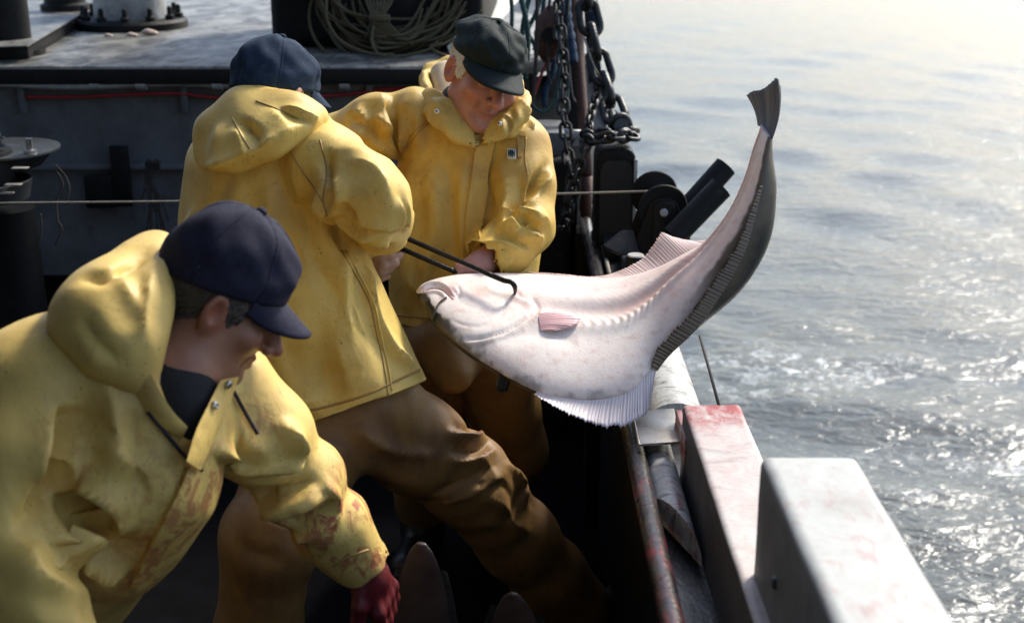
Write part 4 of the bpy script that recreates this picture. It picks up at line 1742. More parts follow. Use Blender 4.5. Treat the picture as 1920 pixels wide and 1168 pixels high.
def buckle(me, base=.03, fields=(), iters=160, goal=.010, bend=.35, sag=0., seed=1, noise=.004, nscale=28, out=1.0):
    """garment cut larger than its wearer: longer rest lengths make the cloth buckle into folds.
    fields: (centre, radius, direction or None, extra slack)"""
    x0 = coords(me).astype(np.float64)
    n = len(x0)
    nr = normals(me).astype(np.float64)
    q = np.empty(len(me.loops), np.int32)
    me.loops.foreach_get('vertex_index', q)
    ls = np.empty(len(me.polygons), np.int32)
    lt = np.empty(len(me.polygons), np.int32)
    me.polygons.foreach_get('loop_start', ls)
    me.polygons.foreach_get('loop_total', lt)
    ls = ls[lt == 4]
    Q = q[ls[:, None] + np.arange(4)]
    e = np.empty(len(me.edges) * 2, np.int32)
    me.edges.foreach_get('vertices', e)
    e = e.reshape(-1, 2)
    ne = len(e)
    E = np.concatenate([e, Q[:, [0, 2]], Q[:, [1, 3]]])
    a, b = E[:, 0], E[:, 1]
    d0 = x0[b] - x0[a]
    L0 = np.sqrt((d0 * d0).sum(1)) + 1e-9
    mid = (x0[a] + x0[b]) / 2
    sl = np.full(len(E), base)
    u = d0 / L0[:, None]
    for c, r, dr, amt in fields:
        w = np.exp(-((mid - vec(c)) ** 2).sum(1) / (r * r))
        if dr is not None:
            v = np.array(dr, float)
            v = v / np.linalg.norm(v)
            w = w * (u @ v) ** 2
        sl = sl + 2.2 * amt * w
    R = L0 * (1 + sl)
    ksh = np.where(np.arange(len(E)) < ne, 1., .5)
    deg = (np.bincount(a, ksh, n) + np.bincount(b, ksh, n))[:, None]
    dl = (np.bincount(e[:, 0], minlength=n) + np.bincount(e[:, 1], minlength=n)).astype(float)[:, None]

    def lap(x):
        o = np.stack([np.bincount(e[:, 0], x[e[:, 1], k], n) + np.bincount(e[:, 1], x[e[:, 0], k], n) for k in range(3)], 1)
        return o / dl - x
    x = x0 + nr * (noise * vnoise(x0.astype(np.float32), nscale, seed, 2))[:, None].astype(np.float64)
    for it in range(iters):
        d = x[b] - x[a]
        ln = np.sqrt((d * d).sum(1)) + 1e-9
        cr = ((ln - R) / ln * .5 * ksh)[:, None] * d
        acc = np.stack([np.bincount(a, cr[:, k], n) - np.bincount(b, cr[:, k], n) for k in range(3)], 1)
        x = x + acc / deg * 1.9
        x = x - bend * lap(lap(x - x0))
        x = x + goal * (x0 - x)
        if sag:
            x[:, 2] -= sag
    dx = x - x0
    low = (dx * nr).sum(1)                      # take out the overall swelling, keep the folds
    for _ in range(50):
        low = (np.bincount(e[:, 0], low[e[:, 1]], n) + np.bincount(e[:, 1], low[e[:, 0]], n)) / dl[:, 0] * .7 + low * .3
    dx = dx - nr * low[:, None]
    setcoords(me, x0 + dx * out)
    if STIFF[0]:
        crispen(me, STIFF[1], STIFF[0], STIFF[2])


def refine(me, levels=1):
    o = bpy.data.objects.new('refine', me)
    COL.objects.link(o)
    md = o.modifiers.new('s', 'SUBSURF')
    md.levels = md.render_levels = levels
    dg = bpy.context.evaluated_depsgraph_get()
    out = bpy.data.meshes.new_from_object(o.evaluated_get(dg))
    nm = me.name
    bpy.data.objects.remove(o)
    bpy.data.meshes.remove(me)
    out.name = nm
    return out


def crispen(me, sigma=.28, n_it=10, v_it=14, keep=None):
    """stiff cloth: flatten the areas between folds and sharpen the folds into creases"""
    nv, nf = len(me.vertices), len(me.polygons)
    q = np.empty(len(me.loops), np.int32)
    me.loops.foreach_get('vertex_index', q)
    if len(q) != nf * 4:
        return
    Q = q.reshape(-1, 4)
    x = coords(me).astype(np.float64)
    x0 = x.copy()
    ed = np.stack([Q, np.roll(Q, -1, 1)], -1).reshape(-1, 2)
    fid = np.repeat(np.arange(nf), 4)
    key = np.sort(ed, 1)
    k = key[:, 0].astype(np.int64) * nv + key[:, 1]
    o = np.argsort(k, kind='stable')
    ks, fs = k[o], fid[o]
    m = np.nonzero(ks[1:] == ks[:-1])[0]
    A, B = fs[m], fs[m + 1]

    def fn(x):
        n = np.cross(x[Q[:, 2]] - x[Q[:, 0]], x[Q[:, 3]] - x[Q[:, 1]])
        ar = np.sqrt((n * n).sum(1)) + 1e-12
        return n / ar[:, None], ar
    n, ar = fn(x)
    n0 = n.copy()
    for _ in range(n_it):
        d = n[A] - n[B]
        w = np.exp(-(d * d).sum(1) / (2 * sigma * sigma))
        wa, wb = w * ar[A], w * ar[B]
        s = n * ar[:, None]
        for c in range(3):
            s[:, c] += np.bincount(A, wb * n[B, c], nf) + np.bincount(B, wa * n[A, c], nf)
        n = s / (np.sqrt((s * s).sum(1)) + 1e-12)[:, None]
    cnt = np.bincount(Q.ravel(), minlength=nv).astype(float)[:, None]
    for _ in range(v_it):
        c = x[Q].mean(1)
        acc = np.zeros_like(x)
        for j in range(4):
            v = Q[:, j]
            t = ((c - x[v]) * n).sum(1)
            for a in range(3):
                acc[:, a] += np.bincount(v, t * n[:, a], nv)
        x = x + acc / np.maximum(cnt, 1)
    setcoords(me, x)

# ================================================================== FISH
def fish_mat():
    t = NT('halibut_skin', (.8, .8, .8), .32, 0, .30, .06)
    t.b.inputs['Coat Roughness'].default_value = .15
    t.b.inputs['Subsurface Weight'].default_value = .10
    t.b.inputs['Subsurface Radius'].default_value = (.01, .005, .004)
    a = t.attr('Tint')
    t.mix(1.0, a.outputs['Color'])
    n = t.noise(60, 5, .6)
    t.mix(t.math('MULTIPLY', t.mask(n, .5, .72), .22), (.62, .46, .42), 'MULTIPLY')
    sm = t.noise(7, 7, .7, 1.5, (1, 1, 1), loc=(4, 2, 9))
    t.mix(t.math('MULTIPLY', t.mask(sm, .56, .70), .30), (.80, .42, .36), 'MULTIPLY')
    sc = t.voro(260)
    t.bump(sc, .16, .0012)
    t.bump(t.noise(30, 4, .6), .18, .004)
    t.rough(t.noise(24, 6, .7), .18, .62)
    return t.done()


M['fish_skin'] = fish_mat()


def fin_mat(name, c1, c2, tr):
    t = NT(name, c1, .4, 0, .5)
    a = t.attr('Ray')
    t.mix(a.outputs['Fac'], c2)
    n = t.noise(40, 4, .6)
    t.mix(t.math('MULTIPLY', t.mask(n, .5, .7), .3), tuple(x * .6 for x in c1))
    t.b.inputs['Subsurface Weight'].default_value = tr
    t.b.inputs['Subsurface Radius'].default_value = (.01, .006, .006)
    return t.done()


M['fin_pale'] = fin_mat('pale_pink_fin', (.66, .50, .46), (.60, .44, .41), .25)
M['fin_blue'] = fin_mat('bluish_white_fin', (.66, .58, .58), (.56, .49, .51), .25)
M['fin_brown'] = fin_mat('brown_fin', (.125, .085, .052), (.062, .043, .029), .05)
M['fin_grey'] = fin_mat('grey_tail_fin', (.20, .195, .195), (.06, .06, .065), .05)
M['fin_pink'] = fin_mat('pink_pectoral_fin', (.74, .46, .45), (.70, .38, .38), .2)
M['fin_dark'] = fin_mat('dark_fin', (.05, .05, .05), (.02, .02, .02), .0)


def resample(pts, n):
    q = spline(pts, 12)
    L = [0.]
    for a, b in zip(q[:-1], q[1:]):
        L.append(L[-1] + (b - a).length)
    out = []
    for i in range(n):
        t = L[-1] * i / (n - 1)
        k = int(min(max(np.searchsorted(L, t) - 1, 0), len(q) - 2))
        out.append(q[k].lerp(q[k + 1], (t - L[k]) / max(L[k + 1] - L[k], 1e-9)))
    return out


def fin(name, base, tip, mat, parent, rays=40, amp=.0022, thick=.0012, rows=7, sag=0., ragged=.0, seed=1):
    """membrane stretched over fin rays between a base line and a tip line"""
    per = 6
    n = rays * per + 1
    a, b = resample(base, n), resample(tip, n)
    rr = random.Random(seed)
    jit = [rr.uniform(-.38, .38) for _ in range(rays + 3)]
    jit[0] = jit[rays] = 0

    def warp(q):
        out = []
        for i in range(n):
            k, f = i // per, (i % per) / per
            u = min(max(i + per * (jit[k] * (1 - f) + jit[k + 1] * f), 0), n - 1.001)
            out.append(q[int(u)].lerp(q[int(u) + 1], u - int(u)))
        return out
    a, b = warp(a), warp(b)
    rag = [rr.uniform(-1, 1) for _ in range(rays + 2)]
    vs, fs, ray = [], [], []
    for lay in (1, -1):
        for i in range(n):
            ph = (i % per) / per
            r = math.cos(ph * 2 * math.pi)
            t1 = (a[min(i + 1, n - 1)] - a[max(i - 1, 0)])
            w = b[i] - a[i]
            nn = t1.cross(w)
            nn = nn.normalized() if nn.length > 1e-9 else Vector((0, -1, 0))
            ext = 1 + ragged * (r * .3 + .7 * (rag[i // per] * (1 - ph) + rag[i // per + 1] * ph))
            r *= 1 + .6 * rag[i // per]
            for j in range(rows):
                u = j / (rows - 1)
                p = a[i] + w * u * ext + nn * (amp * r * (.35 + .65 * u) + sag * math.sin(math.pi * u)) * 1.0
                vs.append(p + nn * lay * thick * .5)
                ray.append(max(0, -r) * .8)
    N = n * rows
    for i in range(n - 1):
        for j in range(rows - 1):
            q = (i * rows + j, i * rows + j + 1, (i + 1) * rows + j + 1, (i + 1) * rows + j)
            fs += [q, tuple(N + k for k in q[::-1])]
    edge = [i * rows + rows - 1 for i in range(n)]
    for x, y in zip(edge[:-1], edge[1:]):
        fs.append((x, x + N, y + N, y))
    mb = MB().add(vs, fs)
    me = mb.mesh(name)
    fattr(me, 'Ray', ray)
    return link(name, me, mat, parent, True)


def fish_body(name, st, nu, nv, colour, relief):
    """st: (U point, L point, white half-thickness, dark half-thickness) from snout to tail"""
    U = resample([s[0] for s in st], nu) if False else None
    ts = np.linspace(0, 1, len(st))
    tt = np.linspace(0, 1, nu)

    def cr(vals):
        v = [Vector(x) if hasattr(x, '__len__') else Vector((x, 0, 0)) for x in vals]
        q = spline(v, 24)
        k = np.linspace(0, len(q) - 1, nu)
        return [q[int(i)].lerp(q[min(int(i) + 1, len(q) - 1)], i - int(i)) for i in k]
    U, L = cr([s[0] for s in st]), cr([s[1] for s in st])
    tw, td = [x.x for x in cr([s[2] for s in st])], [x.x for x in cr([s[3] for s in st])]
    C = [(a + b) / 2 for a, b in zip(U, L)]
    vs, cols, nrm, uv = [], [], [], []
    for side in (0, 1):
        for i in range(nu):
            T = (C[min(i + 1, nu - 1)] - C[max(i - 1, 0)]).normalized()
            W = (U[i] - L[i])
            N = T.cross(W).normalized()      # towards the white side
            for j in range(nv):
                v = -math.cos(math.pi * j / (nv - 1))
                prof = max(1 - abs(v) ** 2.4, 0) ** .62
                th = tw[i] if side == 0 else -td[i]
                p = C[i] + W * .5 * v + N * th * prof
                u = i / (nu - 1)
                if side == 0:
                    p = p + N * relief(u, v)
                vs.append(p)
                uv.append((u, v, side))
    fs = []
    n1 = nu * nv
    for side in (0, 1):
        o = side * n1
        for i in range(nu - 1):
            for j in range(nv - 1):
                q = (o + i * nv + j, o + i * nv + j + 1, o + (i + 1) * nv + j + 1, o + (i + 1) * nv + j)
                fs.append(q[::-1] if side == 0 else q)
    for i0 in (0, (nu - 1)):
        for j in range(nv - 1):
            fs.append((i0 * nv + j, i0 * nv + j + 1, n1 + i0 * nv + j + 1, n1 + i0 * nv + j))
    me = MB().add(vs, fs).mesh(name)
    bm = bmesh.new()
    bm.from_mesh(me)
    lay = bm.verts.layers.float_vector.new('UVS')
    for v, x in zip(bm.verts, uv):
        v[lay] = x
    bmesh.ops.remove_doubles(bm, verts=bm.verts, dist=.0002)
    bmesh.ops.recalc_face_normals(bm, faces=bm.faces)
    bm.to_mesh(me)
    bm.free()
    w = np.empty(len(me.vertices) * 3, np.float32)
    me.attributes['UVS'].data.foreach_get('vector', w)
    w = w.reshape(-1, 3)
    cattr(me, 'Tint', colour(w, coords(me)))
    return me, U, L


def big_fish():
    st = [(P(783, 544, 2.862), P(784, 556, 2.852), .006, .012), (P(798, 532, 2.875), P(800, 582, 2.80), .018, .026), (P(825, 523, 2.90), P(828, 617, 2.76), .027, .038), (P(870, 516, 2.925), P(880, 662, 2.72), .034, .048),
          (P(935, 514, 2.95), P(950, 706, 2.685), .038, .055), (P(1010, 516, 2.965), P(1020, 738, 2.665), .040, .060), (P(1090, 522, 2.965), P(1110, 750, 2.675), .042, .060),
          (P(1165, 522, 2.955), P(1182, 732, 2.70), .043, .058), (P(1232, 505, 2.945), P(1232, 678, 2.735), .042, .055), (P(1292, 478, 2.935), P(1281, 606, 2.755), .040, .076), (P(1345, 448, 2.925), P(1330, 538, 2.765), .034, .086),
          (P(1387, 388, 2.905), P(1380, 460, 2.775), .026, .080), (P(1411, 320, 2.89), P(1416, 384, 2.785), .019, .054), (P(1422, 265, 2.875), P(1434, 312, 2.795), .014, .026), (P(1430, 232, 2.865), P(1444, 258, 2.805), .010, .012)]

    def relief(u, v):
        # two bands of muscle with a hollow between, ribbed along the lateral line, from gill to tail
        g = 1 / (1 + math.exp(-(u - .36) * 40)) * (1 - max(0, (u - .85) / .15) ** 2)
        line = -.02 + .28 * math.exp(-((u - .40) / .09) ** 2) * 0
        r = 0.0
        r += .0065 * math.exp(-((v + .06) / .12) ** 2) * g
        r -= .0065 * math.exp(-((v - .18) / .13) ** 2) * g
        r += .0045 * math.exp(-((v - .40) / .14) ** 2) * g
        rib = math.sin(u * 330 + abs(v + .04) * 34)
        r += .0016 * rib * g * math.exp(-((v + .02) / .10) ** 2) * (1.2 if u < .62 else .5)
        r += .0005 * math.sin(u * 420 + v * 60) * g * math.exp(-((v - .42) / .20) ** 2)
        return r

    def colour(w, c):
        u, v, s = w[:, 0], w[:, 1], w[:, 2]
        n = vnoise(c, 60, 3, 4)
        n2 = vnoise(c, 190, 5, 3)
        col = np.ones((len(u), 3), np.float32) * vec((.86, .80, .735))
        pink = np.clip(.5 + .5 * vnoise(c, 18, 9, 2), 0, 1)

        def over(m, k):
            col[:] = col * (1 - m[:, None]) + vec(k) * m[:, None]
        over(pink * .75, (.80, .64, .56))
        ch = np.sin(u * 330 + np.abs(v + .04) * 70 + n * 1.2)
        over(np.clip(ch, 0, 1) * .20 * np.clip((u - .33) * 8, 0, 1), (.66, .50, .43))
        over(np.clip(n2 - .55, 0, 1) * .5, (.62, .40, .34))
        over(np.clip(vnoise(c, 9, 31, 2) - .25, 0, 1) * .5, (.70, .50, .44))
        over(np.exp(-((v - .16) / .16) ** 2) * np.clip((u - .34) * 6, 0, 1) * .75, (.66, .44, .38))
        over(np.exp(-((v + .06) / .07) ** 2) * np.clip((u - .34) * 8, 0, 1) * .35 * (n2 > 0), (.80, .66, .50))
        over(np.clip((u - .62) * 5, 0, 1) * np.clip((v + .2) * 1.6, 0, 1) * .55, (.66, .42, .38))
        # dark mottling creeping in along the throat
        edge = (v + 1)
        wdt = np.interp(u, [0, .05, .10, .16, .24, .32, .40, .50], [.95, .85, .42, .24, .10, .07, .03, -.02])
        m = np.clip((wdt + n * .06 + n2 * .07 - edge) / .12, 0, 1)
        over(m * np.interp(u, [0, .12, .2, .3, .5], [1, 1, .7, .5, .3]), (.030, .030, .026))
        blot = np.clip((n - .75) * 4, 0, 1) * np.clip((.30 - u) * 6, 0, 1) * np.clip((.2 - v) * 2, 0, 1)
        over(blot * .5, (.18, .14, .12))
        # mouth corner and gaff wound, flushed
        for (px, py, d, r_, k, a) in ((846, 552, 2.84, .016, (.62, .16, .15), .9), (970, 545, 2.83, .018, (.50, .14, .13), .75), (900, 537, 2.83, .022, (.62, .30, .26), .6), (855, 582, 2.8, .012, (.5, .2, .15), .5), (1000, 575, 2.8, .03, (.68, .40, .36), .45)):
            q = vec(P(px, py, d))
            dd = ((c - q) ** 2)
            sel = np.exp(-(dd[:, 0] + dd[:, 2] + dd[:, 1] * .3) / r_ ** 2)
            over(sel * a, k)
        # eyed side: near black brown, paler mottled edge
        dark = s > .5
        dk = np.ones_like(col) * vec((.013, .012, .012)) * (1 + .5 * n[:, None])
        edgeb = np.clip((-.72 - v) / .22 + n * .25, 0, 1)[:, None]
        dk = dk * (1 - edgeb * .8) + vec((.11, .085, .055)) * edgeb * .8
        col[dark] = dk[dark]
        # rim where white turns to dark near the tail
        rim = np.clip((-.80 - v + n * .10) / .12, 0, 1) * np.clip((u - .62) * 8, 0, 1)
        rim[dark] = 0
        over(rim, (.16, .12, .085))
        return np.clip(col, .008, 1)
    me, U, L = fish_body('halibut', st, 300, 72, colour, relief)
    # gill cover, cheek and jaw modelled in
    sculpt(me, [
        (((868, 640), (905, 636), (950, 622), (985, 602), (1008, 590), (1014, 582)), .006, .0065, 'f'),
        (((868, 640), (905, 637), (950, 623), (985, 603), (1008, 591)), .0035, -.004),
        (((845, 600), (872, 610), (905, 611), (935, 595), (947, 575), (946, 558)), .004, -.0018),
        (((1013, 583), (1005, 570), (996, 560)), .004, -.004),
        (((790, 541), (805, 533), (825, 533), (842, 543), (852, 556)), .005, .0060),
        (((792, 547), (808, 540), (826, 541), (840, 551), (849, 560)), .0032, -.0065),
        (((795, 552), (810, 547), (826, 549), (838, 560)), .005, .0045),
        (((858, 535), (862, 548), (858, 562)), .004, -.003),
        (((905, 540), (940, 550), (975, 560), (1005, 578)), .012, .004), (((930, 640), (1010, 625), (1080, 640)), .02, -.004),
        (((968, 546), (975, 556), (990, 562)), .005, -.004),
    ])
    fo = link('halibut', me, 'fish_skin', None, True)
    tag(fo, 'large halibut hauled over the rail, white belly up and tail curled high', 'fish')
    bv = bvh_of(me)
    # pink lips line
    seam('lip', bv, ((794, 548), (808, 541), (826, 542), (840, 551), (850, 561)), .0022, 'fin_pink', fo, 8, .0005)
    # fins
    nU = len(U)

    def edge(E, a, b, n=24):
        return [E[int(nU * (a + (b - a) * k / (n - 1))) if int(nU * (a + (b - a) * k / (n - 1))) < nU else nU - 1] for k in range(n)]
    fin('dorsal_fin', edge(U, .36, .84), [P(x, y, d) for x, y, d in ((985, 510, 2.975), (1050, 514, 2.985), (1110, 519, 2.99), (1160, 509, 2.99), (1205, 484, 3.0), (1228, 454, 3.01), (1241, 437, 3.02), (1262, 444, 3.01), (1300, 452, 3.0), (1340, 450, 2.98), (1368, 436, 2.955), (1385, 405, 2.93), (1398, 375, 2.915))],
        'fin_pale', fo, 84, .0006, rows=8, ragged=.04)
    fin('anal_fin', edge(L, .345, .575), [P(x, y, d) for x, y, d in ((1000, 738, 2.66), (1030, 757, 2.64), (1075, 780, 2.63), (1115, 795, 2.635), (1150, 800, 2.645), (1180, 795, 2.66), (1205, 780, 2.68), (1218, 760, 2.70), (1223, 735, 2.715))],
        'fin_blue', fo, 40, .0009, rows=8, ragged=.09, sag=.004, seed=4)
    fin('anal_fin', [P(x, y, d) for x, y, d in ((1232, 696, 2.735), (1250, 672, 2.738), (1270, 652, 2.738), (1294, 630, 2.74), (1322, 598, 2.745), (1350, 556, 2.75), (1378, 510, 2.757), (1404, 452, 2.765), (1431, 345, 2.785))],
        [P(x, y, d) for x, y, d in ((1223, 690, 2.722), (1227, 668, 2.722), (1241, 645, 2.725), (1268, 617, 2.73), (1298, 584, 2.735), (1328, 543, 2.742), (1358, 500, 2.75), (1388, 446, 2.757), (1426, 345, 2.78))],
        'fin_brown', fo, 58, .0008, rows=7, ragged=.16, seed=7)
    fin('tail_fin', [P(x, y, d) for x, y, d in ((1421, 236, 2.872), (1430, 240, 2.855), (1440, 250, 2.835), (1448, 262, 2.805))],
        [P(x, y, d) for x, y, d in ((1400, 178, 2.90), (1412, 171, 2.885), (1424, 170, 2.87), (1436, 163, 2.85), (1450, 152, 2.83), (1459, 149, 2.815), (1463, 175, 2.80))],
        'fin_grey', fo, 18, .0016, rows=12, ragged=.02, sag=-.006, seed=2)
    a_, b_ = hit(bv, 1010, 590), hit(bv, 1014, 621)
    if a_[0] and b_[0]:
        tips = [(1066, 591), (1086, 599), (1089, 606), (1078, 614), (1048, 624)]
        tp = []
        for x, y in tips:
            l_, n_ = hit(bv, x, y)
            tp.append(l_ + n_ * .007)
        fin('pectoral_fin', [a_[0] + a_[1] * .002, a_[0].lerp(b_[0], .5) + a_[1] * .003, b_[0] + b_[1] * .002], tp, 'fin_pink', fo, 11, .0005, rows=8, sag=.004)
    fin('pelvic_fin', [P(935, 697, 2.70), P(948, 702, 2.70), P(958, 708, 2.70)], [P(928, 728, 2.71), P(938, 735, 2.71), P(952, 732, 2.72)], 'fin_dark', fo, 6, .002, rows=6)
    # line looped round the jaw
    q = on_surface(bv, ((836, 560), (824, 570), (817, 584), (813, 600)), 8)
    tag(MB().tube([P(842, 556, 2.835)] + [l + n_ * .003 for l, n_ in q] + [P(814, 612, 2.77)], .0022, 6).build('leader_line', 'rope', None, True), 'short olive line coming out of the big fish\'s mouth over its jaw', 'line')
    return fo


big_fish()


def small_fish(label, tip, foot, width, seed):
    """another flatfish standing tail-up in the dark on the deck"""
    tip, foot = Vector(tip), Vector(foot)
    ax = (foot - tip)
    L_ = ax.length
    w = Vector((1, -.35, .0)).normalized()
    st = []
    for t, f in ((0., .10), (.03, .26), (.09, .42), (.2, .62), (.42, .95), (.62, 1.), (.8, .62), (.92, .25), (1., .16)):
        c = tip + ax * t + w * .02 * math.sin(t * 5)
        st.append((c + w * width * f, c - w * width * f, .004 + .014 * f, .004 + .016 * f))
    def colour(q, c):
        n = vnoise(c, 50, seed, 3)
        return np.where((q[:, 2] < .5)[:, None], vec((.085, .060, .050)), vec((.03, .027, .024))) * (1 + .3 * n[:, None])
    me, U, L = fish_body('flatfish', st, 60, 24, colour, lambda u, v: .002 * math.exp(-(v / .1) ** 2))
    o = link('flatfish', me, 'fish_skin', None, True)
    tag(o, label, 'fish', 'fish already landed on the dark deck')
    fin('side_fin', U[14:50:4], [u + w * .014 for u in U[14:50:4]], 'fin_dark', o, 24, .0008, rows=4)
    fin('side_fin', L[14:50:4], [u - w * .014 for u in L[14:50:4]], 'fin_dark', o, 24, .0008, rows=4)


t_ = P(790, 1018, 2.52)
small_fish('dim flatfish standing nose up beside the bloody glove', t_, Vector((t_.x - .10, t_.y + .05, DECKZ + .01)), .095, 3)
t_ = P(962, 1112, 2.62)
small_fish('dim flatfish nose at the bottom edge, right of the other one', t_, Vector((t_.x - .05, t_.y + .1, DECKZ + .01)), .095, 6)

# ------------------------------------------------------------------ gaffs
def gaff(label, pts, r, hook):
    e = empty('gaff', P(*pts[0]), label, 'gaff', 'steel gaffs')
    MB().tube(spline([P(*p) for p in pts], 8), r, 10).build('shaft', 'gaff', e, True)
    q = [P(*p) for p in hook]
    s = spline(q, 6)
    rr = [r * (1 if i < len(s) * .6 else 1 - .75 * (i - len(s) * .6) / (len(s) * .4)) for i in range(len(s))]
    MB().tube(s, rr, 10).build('hook', 'gaff', e, True)
    g = [P(*pts[0]).lerp(P(*pts[1]), t) for t in (-.6, 0)]
    MB().tube(g, r * 2.2, 10).build('handle', 'rust', e, True)


gaff('upper black steel gaff with its hook sunk behind the fish gill', ((700, 421, 2.93), (760, 446, 2.90), (850, 485, 2.86), (925, 518, 2.825)), .0058, ((925, 518, 2.825), (945, 526, 2.815), (958, 529, 2.812), (965, 537, 2.815), (966, 548, 2.835), (964, 556, 2.86)))
gaff('lower black steel gaff passing behind the fish head to the hand', ((700, 443, 2.955), (750, 465, 2.94), (800, 487, 2.935), (852, 509, 2.935)), .0058, ((852, 509, 2.935), (872, 520, 2.94), (886, 532, 2.945), (884, 545, 2.935)))

# ================================================================== PEOPLE
JH = .013


def fold(me, strokes, k=1.7):
    sculpt(me, [(s[0], s[1], s[2] * k) + tuple(s[3:]) for s in strokes])
    crispen(me, .26, 12)


AWAY = Vector((0, 1, 0))
UP = Vector((0, 0, 1))


def bounds(pts, pad):
    a = np.array([tuple(p) for p in pts])
    return a.min(0) - pad, a.max(0) + pad


def make_body(label, base, headc, headR, hs, skin, chains, hands, fine_boxes, stubble=0.):
    """one continuous skin: head, neck, trunk, limbs, hands"""
    S = Solid()
    pts = []
    for ch in chains:
        S.chain(ch, .03)
        pts += [p for p, r in ch]
    S.add(near(head_fn(headc, headR, hs), headc, .15), .02)
    for hcones in hands:
        first = True
        H = Solid()
        for a, b, ra, rb in hcones:
            H.cone(a, b, ra, rb, .007)
            pts += [a, b]
        hcn = sum((Vector(x[0]) for x in hcones), Vector()) / len(hcones)
        hr = max((Vector(x[1]) - hcn).length for x in hcones) + .03
        S.add(near(H, hcn, hr), .014)
    pts.append(headc)
    lo, hi = bounds(pts, .17)
    fine = ([], [], [])
    for (a, b) in fine_boxes:
        for i in range(3):
            fine[i].append((min(a[i], b[i]), max(a[i], b[i])))
    me = solid_mesh(S, lo, hi, .018, 'person', fine, .0042)
    tint_head(me, headc, headR, hs, stubble=stubble)
    o = link('person', me, skin, None, True)
    c = coords(me)
    setcoords(me, c - vec(base))
    o.location = base
    tag(o, label, 'person', 'fishermen in yellow oilskins')
    return o


def boxr(c, r):
    c = Vector(c)
    return (c - Vector((r, r, r)), c + Vector((r, r, r)))


def boot(parent, ankle, toe_dir, h=.30, shin=None):
    S = Solid()
    t = Vector(toe_dir).normalized()
    a = Vector(ankle)
    sole = Vector((a.x, a.y, DECKZ))
    shin = shin or Vector((0, 0, 1))
    S.cone(a + shin.normalized() * h, a, .072, .060, .03)
    S.cone(sole + Vector((0, 0, .05)) - t * .05, sole + Vector((0, 0, .042)) + t * .17, .052, .045, .04)
    S.cone(a, sole + Vector((0, 0, .06)), .06, .055, .03)
    S.plane(sole + Vector((0, 0, .002)), (0, 0, -1), .004)
    lo, hi = bounds([sole, a + shin.normalized() * h, sole + t * .22, sole - t * .1], .1)
    me = solid_mesh(S, lo, hi, .012, 'boot')
    return link('boot', me, 'boot', parent, True)


